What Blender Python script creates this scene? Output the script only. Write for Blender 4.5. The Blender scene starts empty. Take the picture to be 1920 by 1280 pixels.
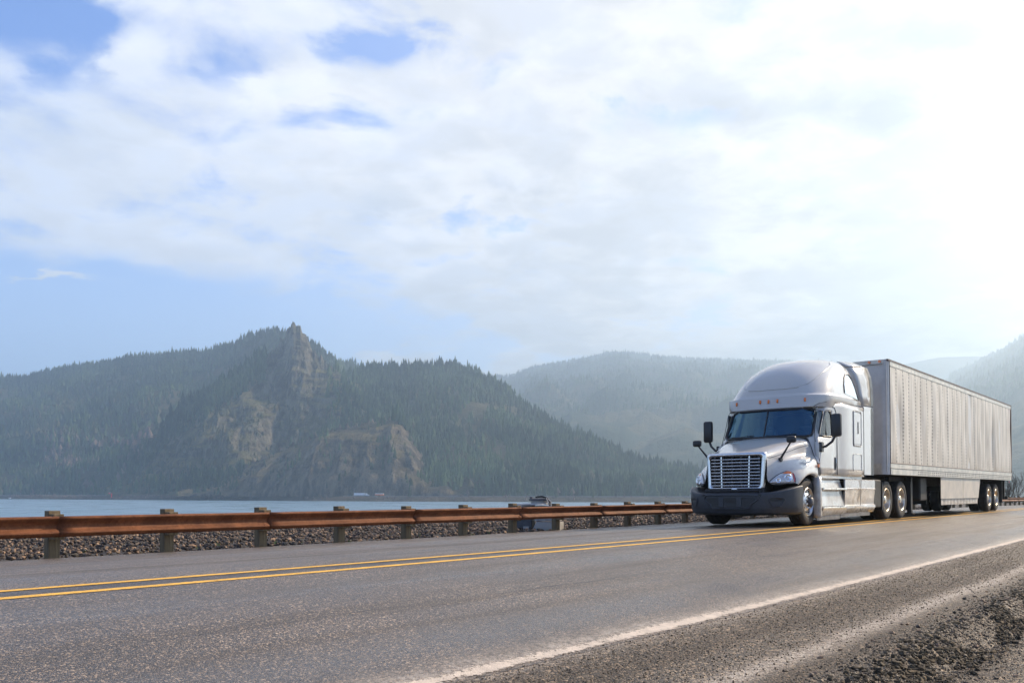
import bpy, bmesh, math, random
import numpy as np
from mathutils import Vector, Matrix, noise
from mathutils.bvhtree import BVHTree
rnd = random.Random(7)
C = bpy.context.scene.collection
scene = bpy.context.scene
R = math.radians
HC, FOC, YH = .7166, 1703., 920.56        # camera height, focal length in photo pixels, horizon row

# ---------------------------------------------------------------- camera
cam_d = bpy.data.cameras.new('camera'); cam = bpy.data.objects.new('camera', cam_d); C.objects.link(cam)
cam.location = (0, 0, HC); cam.rotation_euler = (R(90), 0, 0)
cam_d.sensor_width = 36; cam_d.lens = FOC / 1920 * 36
cam_d.shift_y = (YH - 640) / 1920
cam_d.clip_start = .1; cam_d.clip_end = 60000
scene.camera = cam
scene.view_settings.view_transform = 'Standard'; scene.view_settings.look = 'None'
scene.view_settings.exposure = 0.68; scene.view_settings.gamma = 1
scene.cycles.use_denoising = True
scene.cycles.max_bounces = 8; scene.cycles.transparent_max_bounces = 12
scene.cycles.volume_bounces = 1
scene.cycles.sample_clamp_indirect = 6

# ---------------------------------------------------------------- sun and sky
SUN_AZ, SUN_EL = R(62), R(34)             # azimuth to the right of the view, elevation
sd = bpy.data.lights.new('sun', 'SUN'); sd.energy = 5.0; sd.angle = R(.8); sd.color = (1, .80, .57)
sun = bpy.data.objects.new('sun', sd); C.objects.link(sun)
sv = Vector((math.sin(SUN_AZ) * math.cos(SUN_EL), math.cos(SUN_AZ) * math.cos(SUN_EL), math.sin(SUN_EL)))
sun.rotation_euler = sv.to_track_quat('Z', 'Y').to_euler()

class NT:
    """small helper to write node trees"""
    def __init__(s, tree): s.t = tree; s.n = tree.nodes; s.l = tree.links
    def node(s, typ, **kw):
        n = s.n.new(typ)
        for k, v in kw.items(): setattr(n, k, v)
        return n
    def put(s, sock, v):
        if isinstance(v, bpy.types.NodeSocket): s.l.new(v, sock)
        elif v is not None:
            if hasattr(sock.default_value, '__len__') and not hasattr(v, '__len__'): v = (v,) * len(sock.default_value)
            if hasattr(v, '__len__') and len(v) == 3 and len(sock.default_value) == 4: v = tuple(v) + (1,)
            sock.default_value = v
    def m(s, op, a, b=None, c=None, clamp=False):
        n = s.node('ShaderNodeMath', operation=op, use_clamp=clamp)
        s.put(n.inputs[0], a)
        if b is not None: s.put(n.inputs[1], b)
        if c is not None: s.put(n.inputs[2], c)
        return n.outputs[0]
    def mix(s, f, a, b, blend='MIX'):
        n = s.node('ShaderNodeMix', data_type='RGBA', blend_type=blend)
        s.put(n.inputs[0], f); s.put(n.inputs[6], a); s.put(n.inputs[7], b); return n.outputs[2]
    def ramp(s, f, lo, hi, a=0., b=1., smooth=True):
        n = s.node('ShaderNodeMapRange', interpolation_type='SMOOTHSTEP' if smooth else 'LINEAR')
        s.put(n.inputs[0], f); s.put(n.inputs[1], lo); s.put(n.inputs[2], hi); s.put(n.inputs[3], a); s.put(n.inputs[4], b)
        return n.outputs[0]
    def noise(s, vec, scale, detail=4, rough=.5, dist=0., out=0):
        n = s.node('ShaderNodeTexNoise'); s.put(n.inputs['Vector'], vec); n.inputs['Scale'].default_value = scale
        n.inputs['Detail'].default_value = detail; n.inputs['Roughness'].default_value = rough
        n.inputs['Distortion'].default_value = dist; return n.outputs[out]
    def voro(s, vec, scale, feature='F1', out='Distance'):
        n = s.node('ShaderNodeTexVoronoi', feature=feature); s.put(n.inputs['Vector'], vec)
        n.inputs['Scale'].default_value = scale; return n.outputs[out]
    def xyz(s, vec):
        n = s.node('ShaderNodeSeparateXYZ'); s.put(n.inputs[0], vec); return n.outputs
    def comb(s, x, y, z):
        n = s.node('ShaderNodeCombineXYZ'); s.put(n.inputs[0], x); s.put(n.inputs[1], y); s.put(n.inputs[2], z); return n.outputs[0]
    def bump(s, h, strength=.3, dist=.02):
        n = s.node('ShaderNodeBump'); n.inputs['Strength'].default_value = strength; n.inputs['Distance'].default_value = dist
        s.put(n.inputs['Height'], h); return n.outputs[0]

world = bpy.data.worlds.new('World'); scene.world = world; world.use_nodes = True
W = NT(world.node_tree); W.n.clear()
wo = W.node('ShaderNodeOutputWorld'); bg = W.node('ShaderNodeBackground'); bg.inputs[1].default_value = .1
W.l.new(bg.outputs[0], wo.inputs[0])
sky = W.node('ShaderNodeTexSky', sky_type='NISHITA'); sky.sun_disc = False
sky.sun_elevation = SUN_EL; sky.sun_rotation = SUN_AZ; sky.air_density = 1.0; sky.dust_density = .4; sky.ozone_density = 2.2
tc = W.node('ShaderNodeTexCoord'); X, Y, Z = W.xyz(tc.outputs['Generated'])[:3]
zc = W.m('MAXIMUM', Z, 0.)
# a flat cloud deck seen in perspective (world-anchored)
zz = W.m('ADD', zc, .16)
P = W.comb(W.m('DIVIDE', X, zz), W.m('DIVIDE', Y, zz), 0.)
n1 = W.noise(P, 2.7, 10, .56, .25)
n2 = W.noise(P, 7.5, 8, .55, .2)
n3 = W.noise(P, 1.3, 3, .5)
n4 = W.noise(P, 5.5, 10, .6, .4)
yc = W.m('MAXIMUM', Y, .05)
U = W.m('DIVIDE', X, yc); Vv = W.m('DIVIDE', Z, yc)
UW = W.m('ADD', U, W.m('MULTIPLY', W.m('SUBTRACT', n4, .5), .20)); VW = W.m('ADD', Vv, W.m('MULTIPLY', W.m('SUBTRACT', n1, .5), .16))
def blob(px, py, rx, ry):
    a = W.m('DIVIDE', W.m('SUBTRACT', UW, (px - 960) / FOC), rx / FOC)
    b = W.m('DIVIDE', W.m('SUBTRACT', VW, (YH - py) / FOC), ry / FOC)
    return W.m('EXPONENT', W.m('MULTIPLY', W.m('ADD', W.m('MULTIPLY', a, a), W.m('MULTIPLY', b, b)), -1.))
def total(lst):
    s = None
    for args, w in lst:
        v = W.m('MULTIPLY', blob(*args), w); s = v if s is None else W.m('ADD', s, v)
    return s
gaps = total([((70, -5, 150, 75), .46), ((160, 105, 60, 60), .16), ((720, 70, 95, 50), .30), ((590, 205, 90, 40), .08),
              ((1290, 215, 170, 45), .18), ((430, 160, 60, 40), .06), ((1620, 25, 60, 40), .08)])
fill = total([((600, 185, 150, 55), .24), ((900, 385, 100, 60), .24), ((1140, 180, 80, 40), .08), ((700, 676, 110, 16), .30), ((1060, 600, 120, 40), .15), ((70, 516, 90, 10), .30), ((910, 365, 150, 80), .16), ((230, 90, 110, 50), .08), ((1700, 420, 500, 330), .34), ((1050, 60, 300, 160), .16), ((300, 330, 420, 110), .12)])
# clear band under the deck, closing to the right
edge = W.m('ADD', (YH - 492) / FOC, W.m('MULTIPLY', W.m('ADD', U, .56), -.14))
edge = W.m('ADD', edge, W.m('MULTIPLY', W.m('SUBTRACT', n1, .5), .22))
under = W.ramp(W.m('SUBTRACT', edge, Vv), -.035, .05)
side = W.ramp(U, -.30, 0., 1., 0.)
front = W.ramp(Y, 0., .3)
under = W.m('MULTIPLY', W.m('MULTIPLY', under, side), front)
dens = W.m('ADD', W.m('SUBTRACT', W.m('ADD', n1, W.m('MULTIPLY', n2, .24)), gaps), fill)
dens = W.m('SUBTRACT', dens, W.m('MULTIPLY', under, .42))
mask = W.ramp(dens, .44, .70)
wisp = W.m('MULTIPLY', W.ramp(n4, .42, .66), W.ramp(U, .35, -.5, .25, .55))
mask = W.m('MULTIPLY', mask, W.m('SUBTRACT', 1., W.m('MULTIPLY', wisp, W.m('SUBTRACT', 1.25, mask))))
base_veil = W.ramp(U, -.45, .35, .0, .45)
mask = W.m('MAXIMUM', mask, W.m('MULTIPLY', base_veil, 1.))
back = W.m('MULTIPLY', W.ramp(Y, -.4, .15, .2, 1.), W.ramp(Z, .85, .5, .4, 1.))
mask = W.m('MULTIPLY', mask, back)
# grey cloud bellies and white tops
shade = W.ramp(W.m('ADD', W.m('ADD', W.m('MULTIPLY', n2, .4), W.m('MULTIPLY', n3, .45)), W.m('MULTIPLY', n1, .35)), .49, .66)
belly = total([((705, 398, 45, 32), .5), ((940, 372, 50, 26), .55), ((1360, 190, 200, 50), .25), ((60, 250, 160, 60), .4), ((1800, 60, 140, 60), .6), ((1640, 200, 90, 50), .5), ((1620, 655, 190, 32), .95), ((1640, 630, 120, 30), .4)])
shade = W.m('MINIMUM', W.m('ADD', W.m('MULTIPLY', shade, .6), belly), 1.)
warm = W.ramp(U, -.5, .3)
white = W.mix(warm, (8.1, 8.0, 7.9), (7.1, 6.7, 6.35))
grey = W.mix(warm, (5.7, 6.0, 6.45), (3.5, 3.5, 3.65))
cloud = W.mix(shade, white, grey)
fine_ = W.ramp(n4, .35, .65, .90, 1.07); cloud = W.mix(1., cloud, W.comb(fine_, fine_, fine_), 'MULTIPLY')
skyc = W.mix(1., sky.outputs[0], (.55, .88, 1.45), 'MULTIPLY')
skyc = W.mix(W.ramp(Z, .40, .08, 0, .62), skyc, (5.6, 7.1, 8.9))
col = W.mix(mask, skyc, cloud)
W.put(bg.inputs[0], col)

# ---------------------------------------------------------------- materials
def mat(name):
    m = bpy.data.materials.new(name); m.use_nodes = True
    n = NT(m.node_tree); b = n.n['Principled BSDF']; return m, n, b
def setp(n, b, **kw):
    names = dict(col='Base Color', rough='Roughness', metal='Metallic', coat='Coat Weight', crough='Coat Roughness', spec='Specular IOR Level',
                 normal='Normal', emit='Emission Color', estr='Emission Strength', alpha='Alpha', trans='Transmission Weight', ior='IOR')
    for k, v in kw.items(): n.put(b.inputs[names[k]], v)
def simple(name, col, rough=.5, metal=0., var=.15, scale=6., **kw):
    m, n, b = mat(name); tcn = n.node('ShaderNodeTexCoord')
    nz = n.noise(tcn.outputs['Object'], scale, 5, .6)
    f = n.ramp(nz, .3, .7)
    c = n.mix(f, tuple(x * (1 - var) for x in col), tuple(min(1, x * (1 + var)) for x in col))
    setp(n, b, col=c, rough=n.ramp(nz, .3, .7, max(.02, rough - .06), min(1, rough + .06)), metal=metal, **kw)
    return m
M = {}
# truck paint with road film low down
m, n, b = mat('white_paint'); t = n.node('ShaderNodeTexCoord'); o = n.xyz(t.outputs['Object'])
film = n.m('MULTIPLY', n.ramp(o[2], 1.7, .3), n.ramp(n.noise(t.outputs['Object'], 3., 6, .65), .35, .7))
streak = n.ramp(n.noise(n.comb(n.m('MULTIPLY', o[0], 9), n.m('MULTIPLY', o[1], 9), n.m('MULTIPLY', o[2], .8)), 1., 4, .6), .55, .8)
c = n.mix(film, (.50, .475, .425), (.28, .225, .16)); c = n.mix(n.m('MULTIPLY', streak, .25), c, (.38, .34, .28))
setp(n, b, col=c, rough=n.m('ADD', .2, n.m('MULTIPLY', film, .3)), coat=.6, crough=.06); M['paint'] = m
M['chrome'] = simple('chrome', (.62, .61, .60), .16, 1., .05)
M['alu'] = simple('brushed_aluminium', (.62, .6, .57), .3, 1., .12)
M['dark_plastic'] = simple('dark_plastic', (.033, .036, .041), .5, 0, .2, 9)
M['black'] = simple('black_plastic', (.012, .012, .013), .4, 0, .2)
M['frame_black'] = simple('chassis_black', (.012, .011, .01), .65, 0, .3)
m, n, b = mat('rubber'); t = n.node('ShaderNodeTexCoord'); o = n.xyz(t.outputs['Object'])
nz = n.noise(t.outputs['Object'], 5, 5, .6)
setp(n, b, col=n.mix(n.ramp(nz, .35, .7), (.012, .0115, .011), (.036, .031, .026)), rough=.78); M['rubber'] = m
M['tan_rim'] = simple('dusty_aluminium', (.6, .53, .42), .33, .85, .25, 8)
M['amber'] = simple('amber_lens', (.75, .17, .01), .2, 0, .1, coat=1.)
M['red'] = simple('red_lens', (.4, .02, .015), .2, 0, .1, coat=1.)
M['lens'] = simple('clear_lens', (.5, .49, .47), .08, .2, .25, 22, coat=1.)
M['reflector'] = simple('lamp_reflector', (.8, .8, .8), .12, .9, .1)
M['seat'] = simple('seat_fabric', (.06, .065, .07), .85)
def glass(name, tint, gloss, gt=(1, 1, 1)):
    m, n, b = mat(name); n.n.remove(b)
    out = n.n['Material Output']; tr = n.node('ShaderNodeBsdfTransparent'); gl = n.node('ShaderNodeBsdfGlossy')
    n.put(tr.inputs[0], tint); gl.inputs[1].default_value = .03; n.put(gl.inputs[0], gt)
    fr = n.node('ShaderNodeFresnel'); fr.inputs[0].default_value = 1.5
    mx = n.node('ShaderNodeMixShader'); n.put(mx.inputs[0], n.m('ADD', fr.outputs[0], gloss, clamp=True))
    n.l.new(tr.outputs[0], mx.inputs[1]); n.l.new(gl.outputs[0], mx.inputs[2]); n.l.new(mx.outputs[0], out.inputs[0]); return m
M['glass'] = glass('windscreen_glass', (.30, .66, .78), .12, (.45, .8, 1.))
M['side_glass'] = glass('side_glass', (.35, .45, .45), .02)
# trailer skin: aluminium-white panels, rivet lines and grime
m, n, b = mat('trailer_skin'); t = n.node('ShaderNodeUVMap'); uv = n.xyz(t.outputs[0])
tcn = n.node('ShaderNodeTexCoord')
nz = n.noise(n.comb(n.m('MULTIPLY', uv[0], 2.2), n.m('MULTIPLY', uv[1], .5), 0.), 1.6, 6, .62)
c = n.mix(n.ramp(nz, .3, .72), (.62, .555, .465), (.42, .355, .275))
low = n.ramp(uv[1], .7, .0)
c = n.mix(n.m('MULTIPLY', low, n.ramp(n.noise(tcn.outputs['Object'], 2.4, 6, .65), .35, .7, .1, .55)), c, (.36, .31, .24))
fx = n.m('ABSOLUTE', n.m('SUBTRACT', n.m('FRACT', n.m('DIVIDE', uv[0], .6)), .5))
line = n.m('LESS_THAN', n.m('ABSOLUTE', n.m('SUBTRACT', fx, .455)), .034)
dots = n.m('LESS_THAN', n.m('ABSOLUTE', n.m('SUBTRACT', n.m('FRACT', n.m('DIVIDE', uv[1], .1)), .5)), .28)
c = n.mix(n.m('MULTIPLY', line, .18), c, (.2, .17, .14))
c = n.mix(n.m('MULTIPLY', n.m('MULTIPLY', line, dots), .85), c, (.12, .1, .08))
setp(n, b, col=c, rough=.42, metal=.15, normal=n.bump(n.m('MULTIPLY', line, dots), .4, .01)); M['skin'] = m
M['rail_alu'] = simple('trailer_rail', (.5, .46, .39), .4, .4, .25, 4)
M['nose'] = simple('trailer_nose_paint', (.50, .48, .44), .4, 0, .12, 2)
M['dark_rail'] = simple('dark_top_rail', (.07, .035, .022), .5, 0, .3, 3)
M['hole'] = simple('punched_hole', (.04, .033, .026), .8)
M['skirt'] = simple('skirt_panel', (.5, .44, .35), .45, 0, .15, 3)
M['skirt_rub'] = simple('flexible_skirt', (.13, .12, .11), .5, 0, .5, 7)
# road
def road_mat(name, base, tan, wheel=True, rough=.5, bump=.6, dust=None, tracks=False, aggscale=200):
    m, n, b = mat(name); u = n.node('ShaderNodeUVMap').outputs[0]; s_, v_ = n.xyz(u)[:2]
    tcn = n.node('ShaderNodeTexCoord'); ob = tcn.outputs['Object']
    vo = n.node('ShaderNodeTexVoronoi'); n.put(vo.inputs['Vector'], ob); vo.inputs['Scale'].default_value = aggscale
    cellr = n.xyz(vo.outputs['Color'])
    vo2 = n.node('ShaderNodeTexVoronoi'); n.put(vo2.inputs['Vector'], ob); vo2.inputs['Scale'].default_value = aggscale * .45
    cell2 = n.xyz(vo2.outputs['Color'])
    big = n.noise(ob, .55, 5, .6)
    lane = n.noise(n.comb(n.m('MULTIPLY', s_, .07), n.m('MULTIPLY', v_, 1.25), 0.), 1.7, 5, .55)
    c = n.mix(n.ramp(cellr[0], .1, 1., 0, 1, False), tuple(x * .45 for x in base), tuple(x * 1.35 for x in base))
    c = n.mix(n.m('MULTIPLY', n.m('GREATER_THAN', cellr[1], .76), .85), c, tan)
    c = n.mix(n.m('MULTIPLY', n.m('GREATER_THAN', cell2[1], .92), .8), c, tuple(min(1, x * 1.35) for x in tan))
    c = n.mix(n.m('MULTIPLY', n.m('LESS_THAN', cell2[0], .10), .7), c, tuple(x * .25 for x in base))
    c = n.mix(n.ramp(big, .3, .7, .0, .35), c, tuple(x * .62 for x in base))
    c = n.mix(n.ramp(lane, .35, .7, .0, .4), c, tuple(x * .6 for x in base))
    trk = 0.
    if tracks:
        wv = n.m('MULTIPLY', n.m('SUBTRACT', n.noise(n.comb(n.m('MULTIPLY', s_, .25), 0., 3.), 1., 3, .5), .5), .35); vw = n.m('ADD', v_, wv)
        for v0, w_, a_ in ((.95, .33, .8), (2.55, .30, 1.), (-1.0, .3, .6), (-2.7, .35, .7), (-4.3, .4, .3)):
            q = n.m('DIVIDE', n.m('SUBTRACT', vw, v0), w_); g = n.m('MULTIPLY', n.m('EXPONENT', n.m('MULTIPLY', n.m('MULTIPLY', q, q), -1)), a_); trk = n.m('ADD', trk, g)
        trk = n.m('MULTIPLY', trk, n.ramp(n.noise(ob, 1.1, 5, .65), .3, .7, .45, 1.))
        c = n.mix(n.m('MULTIPLY', trk, .38), c, (.115, .108, .10))
        mid = n.m('LESS_THAN', n.m('ABSOLUTE', v_), .165); c = n.mix(n.m('MULTIPLY', mid, n.ramp(n.noise(ob, 4, 4, .6), .35, .65, .3, .75)), c, (.03, .028, .026))
        for v0, amp, ph in ((-1.35, .16, 1.), (1.75, .10, 7.)):
            cv = n.m('ADD', v_, n.m('ADD', n.m('MULTIPLY', n.m('SUBTRACT', n.noise(n.comb(n.m('MULTIPLY', s_, .5), ph, 0.), 1., 6, .6), .5), amp * 2.4), -v0))
            crk = n.m('MULTIPLY', n.ramp(n.m('ABSOLUTE', cv), .018, .006), n.ramp(n.noise(n.comb(n.m('MULTIPLY', s_, .16), ph, 4.), 1., 3, .6), .46, .54)); c = n.mix(n.m('MULTIPLY', crk, .8), c, (.015, .014, .013))
        stain = n.ramp(n.noise(ob, .9, 6, .7, 1.2), .60, .72); c = n.mix(n.m('MULTIPLY', stain, .45), c, (.04, .036, .032))
    if dust is not None:
        d = None
        for v0, w, a in dust:
            wob = n.m('MULTIPLY', n.m('SUBTRACT', n.noise(n.comb(n.m('MULTIPLY', s_, .35), 0., v0), 1.5, 4, .6), .5), .28)
            q = n.m('DIVIDE', n.m('SUBTRACT', n.m('ADD', v_, wob), v0), w)
            g = n.m('MULTIPLY', n.m('EXPONENT', n.m('MULTIPLY', n.m('MULTIPLY', q, q), -1)), a)
            d = g if d is None else n.m('ADD', d, g)
        g2 = n.noise(ob, 26, 5, .75); g2b = n.noise(ob, 3, 4, .6)
        d = n.m('MULTIPLY', d, n.m('MULTIPLY', n.ramp(g2, .38, .6, .15, 1), n.ramp(g2b, .25, .6, .5, 1.)), clamp=True)
        c = n.mix(d, c, (.46, .39, .31))
    dome = n.m('SUBTRACT', 1, n.voro(ob, aggscale)); dome2 = n.m('SUBTRACT', 1, n.voro(ob, aggscale * .45))
    h = n.m('ADD', dome, n.m('MULTIPLY', dome2, 1.2))
    r = n.ramp(lane, .3, .72, rough - .08, rough + .14)
    r = n.m('ADD', r, n.m('MULTIPLY', n.m('SUBTRACT', cellr[2], .5), .25))
    if tracks: r = n.m('SUBTRACT', r, n.m('MULTIPLY', trk, .13)); h = n.m('MULTIPLY', h, n.m('SUBTRACT', 1., n.m('MULTIPLY', trk, .45)))
    setp(n, b, col=c, rough=r, normal=n.bump(h, bump, .012), spec=.5)
    return m
M['asphalt'] = road_mat('asphalt', (.066, .057, .047), (.48, .35, .23), rough=.42, bump=.4, dust=[(3.03, .14, .8)], tracks=True)
M['shoulder'] = road_mat('coarse_shoulder', (.062, .045, .029), (.36, .26, .16), rough=.7, bump=1., dust=[(4.20, .11, 1.2), (3.16, .14, .8), (6.9, .3, .4)], aggscale=95)
def paint_mat(name, col, wear, edge):
    m, n, b = mat(name); tcn = n.node('ShaderNodeTexCoord'); ob = tcn.outputs['Object']
    w = n.m('ADD', n.noise(ob, 30, 6, .75), n.m('MULTIPLY', n.noise(ob, 2.0, 4, .6), .35))
    out = n.n['Material Output']; tr = n.node('ShaderNodeBsdfTransparent'); mx = n.node('ShaderNodeMixShader')
    v_ = n.xyz(n.node('ShaderNodeUVMap').outputs[0])[1]
    ed = n.ramp(n.m('ABSOLUTE', v_), edge, 1.0, 0, .35)
    k = n.ramp(n.m('SUBTRACT', w, ed), wear - .04, wear + .04)
    c = n.mix(n.ramp(n.noise(ob, 6, 5, .6), .3, .7), tuple(x * .75 for x in col), col)
    setp(n, b, col=c, rough=.6, normal=n.bump(n.voro(ob, 75), .4, .008))
    n.put(mx.inputs[0], k); n.l.new(tr.outputs[0], mx.inputs[1]); n.l.new(b.outputs[0], mx.inputs[2]); n.l.new(mx.outputs[0], out.inputs[0]); return m
M['yellow'] = paint_mat('worn_yellow_paint', (.86, .47, .05), .49, .6)
M['white_line'] = paint_mat('worn_white_paint', (.62, .52, .41), .54, .0)
def ground_mat(name, a, b_, c_, scale, rough=.9, bump=.6, bd=.05):
    m, n, b = mat(name); ob = n.node('ShaderNodeTexCoord').outputs['Object']
    n1 = n.noise(ob, scale, 6, .65); n2 = n.noise(ob, scale * 7, 5, .7)
    c = n.mix(n.ramp(n1, .35, .65), a, b_); c = n.mix(n.ramp(n2, .5, .75, 0, .7), c, c_)
    setp(n, b, col=c, rough=rough, normal=n.bump(n2, bump, bd)); return m
M['roof_glass'] = simple('roof_side_glass', (.5, .52, .54), .04, .85, .05)
M['ground'] = ground_mat('gravel_ground', (.06, .05, .038), (.10, .085, .062), (.15, .13, .1), 1.2)
M['ballast'] = ground_mat('ballast_bed', (.035, .03, .026), (.06, .052, .045), (.1, .09, .08), 3)
M['bank'] = ground_mat('river_bank', (.07, .065, .055), (.1, .09, .08), (.13, .12, .1), .4)
m, n, b = mat('stone'); a = n.node('ShaderNodeAttribute', attribute_name='tone'); ob = n.node('ShaderNodeTexCoord').outputs['Object']
c = n.mix(a.outputs['Fac'], (.022, .018, .015), (.36, .225, .13)); c = n.mix(n.ramp(n.noise(ob, 30, 4, .6), .4, .7, 0, .5), c, (.1, .085, .07))
setp(n, b, col=c, rough=.75); M['stone'] = m
m, n, b = mat('small_gravel'); a = n.node('ShaderNodeAttribute', attribute_name='tone')
c = n.mix(a.outputs['Fac'], (.05, .038, .025), (.26, .195, .12)); setp(n, b, col=c, rough=.7); M['pebble'] = m
m, n, b = mat('mossy_clod'); a = n.node('ShaderNodeAttribute', attribute_name='tone')
c = n.mix(a.outputs['Fac'], (.028, .021, .010), (.14, .098, .05)); setp(n, b, col=c, rough=.9); M['moss'] = m
# water
m, n, b = mat('river_water'); ob = n.node('ShaderNodeTexCoord').outputs['Object']
h = n.m('ADD', n.noise(ob, .35, 5, .6), n.m('MULTIPLY', n.noise(ob, 1.8, 4, .6), .4))
rip_glint = n.noise(n.comb(n.m('MULTIPLY', n.xyz(ob)[0], .02), n.m('MULTIPLY', n.xyz(ob)[1], .09), 0.), 1., 6, .7)  # stretched ripple bands; their glints are put into the colour as paler streaks
setp(n, b, col=n.mix(n.ramp(rip_glint, .35, .65), (.07, .15, .21), (.15, .25, .33)), rough=n.ramp(rip_glint, .35, .65, .24, .42), normal=n.bump(h, .8, .8), spec=.5); M['water'] = m
# weathering steel
m, n, b = mat('weathering_steel'); t = n.node('ShaderNodeTexCoord'); ob = t.outputs['Object']; o = n.xyz(ob)
nz = n.noise(ob, 3, 6, .65); nz2 = n.noise(ob, 22, 5, .7)
c = n.mix(n.ramp(nz, .3, .7), (.10, .034, .013), (.22, .08, .031)); c = n.mix(n.ramp(nz2, .42, .7, 0, .7), c, (.09, .032, .014)); c = n.mix(n.ramp(n.noise(n.comb(n.m('MULTIPLY', o[0], 2.), n.m('MULTIPLY', o[1], 2.), n.m('MULTIPLY', o[2], 30)), 1., 5, .7), .5, .7, 0, .45), c, (.26, .10, .045))
setp(n, b, col=c, rough=n.ramp(nz2, .3, .7, .6, .75), spec=.2, normal=n.bump(nz2, .15, .003)); M['corten'] = m
m, n, b = mat('weathered_timber'); t = n.node('ShaderNodeTexCoord'); ob = t.outputs['Object']; o = n.xyz(ob)
g = n.noise(n.comb(n.m('MULTIPLY', o[0], 40), n.m('MULTIPLY', o[1], 40), n.m('MULTIPLY', o[2], 2.)), 1., 5, .65)
g2 = n.noise(ob, 4, 4, .6)
c = n.mix(n.ramp(g, .3, .7), (.085, .057, .028), (.20, .145, .075)); c = n.mix(n.ramp(g2, .4, .75, 0, .5), c, (.09, .08, .045))
setp(n, b, col=c, rough=.8, normal=n.bump(g, .4, .01)); M['timber'] = m
M['bolt'] = simple('rusty_bolt', (.2, .08, .04), .5, .6)
M['machine'] = simple('grey_painted_metal', (.36, .34, .31), .4, 0, .12, 3)
M['machine_dark'] = simple('dark_grey_metal', (.07, .07, .075), .5, 0, .3, 5)
# hills
def hill_mat(name, forest, grass, rock, rockf, gscale, grassf=.5):
    m, n, b = mat(name); geo = n.node('ShaderNodeNewGeometry'); P_ = geo.outputs['Position']; o = n.xyz(P_)
    nz = n.xyz(geo.outputs['Normal'])[2]
    a = n.noise(P_, gscale, 7, .62); a2 = n.noise(P_, gscale * 6, 6, .65)
    vert = n.noise(n.comb(n.m('MULTIPLY', o[0], .075), n.m('MULTIPLY', o[1], .03), n.m('MULTIPLY', o[2], .014)), 1., 8, .72)
    c = n.mix(n.ramp(a, .44, .58), forest, grass) if grassf > 0 else n.mix(n.ramp(a, .35, .65), forest, tuple(x * .7 for x in forest))
    c = n.mix(n.ramp(a2, .4, .7, 0, .5), c, tuple(x * .6 for x in forest))
    rk = n.mix(n.ramp(vert, .40, .60), tuple(x * .25 for x in rock), rock)
    rk = n.mix(n.ramp(a2, .55, .75, 0, .6), rk, grass)
    steep = n.ramp(n.m('ADD', nz, n.m('MULTIPLY', n.m('SUBTRACT', a2, .5), .35)), rockf + .1, rockf - .1)
    c = n.mix(steep, c, rk)
    setp(n, b, col=c, rough=.95, spec=.1, normal=n.bump(n.m('ADD', vert, a2), 1., 14.)); return m
M['hill'] = hill_mat('forest_floor', (.028, .045, .022), (.10, .09, .045), (.13, .105, .08), .3, .004)
M['crag'] = hill_mat('crag_rock_and_grass', (.10, .10, .038), (.17, .15, .06), (.18, .16, .11), .74, .006)
M['bluff'] = hill_mat('bluff_rock', (.12, .10, .055), (.15, .13, .06), (.20, .165, .115), .82, .010)
M['shore'] = hill_mat('far_shore_bank', (.07, .065, .045), (.11, .09, .06), (.13, .115, .1), .8, .02)
M['far_road'] = simple('far_road_surface', (.2, .19, .18), .8, 0, .1, .01)
m, n, b = mat('conifer_foliage'); a = n.node('ShaderNodeAttribute', attribute_name='tone')
c = n.mix(a.outputs['Fac'], (.016, .034, .018), (.10, .145, .06)); setp(n, b, col=c, rough=.9, spec=.1); M['conifer'] = m
m, n, b = mat('bare_wood'); a = n.node('ShaderNodeAttribute', attribute_name='tone')
c = n.mix(a.outputs['Fac'], (.10, .078, .062), (.19, .145, .115)); setp(n, b, col=c, rough=.9, spec=.1); M['brush'] = m
m, n, b = mat('hill_shrub'); a = n.node('ShaderNodeAttribute', attribute_name='tone')
c = n.mix(a.outputs['Fac'], (.045, .055, .026), (.13, .12, .065)); setp(n, b, col=c, rough=.9, spec=.1); M['shrub'] = m
M['bark'] = simple('bark', (.05, .038, .03), .9)
M['far_white'] = simple('far_white_paint', (.8, .8, .8), .5, 0, .02)
M['far_orange'] = simple('far_orange_paint', (.75, .22, .05), .5, 0, .05)
M['far_red'] = simple('far_red_paint', (.85, .03, .02), .5, 0, .05)
M['far_blue'] = simple('far_blue_paint', (.25, .45, .65), .5, 0, .05)
m, n, b = mat('grass_blade'); setp(n, b, col=(.16, .30, .04), rough=.6); M['blade'] = m

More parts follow.
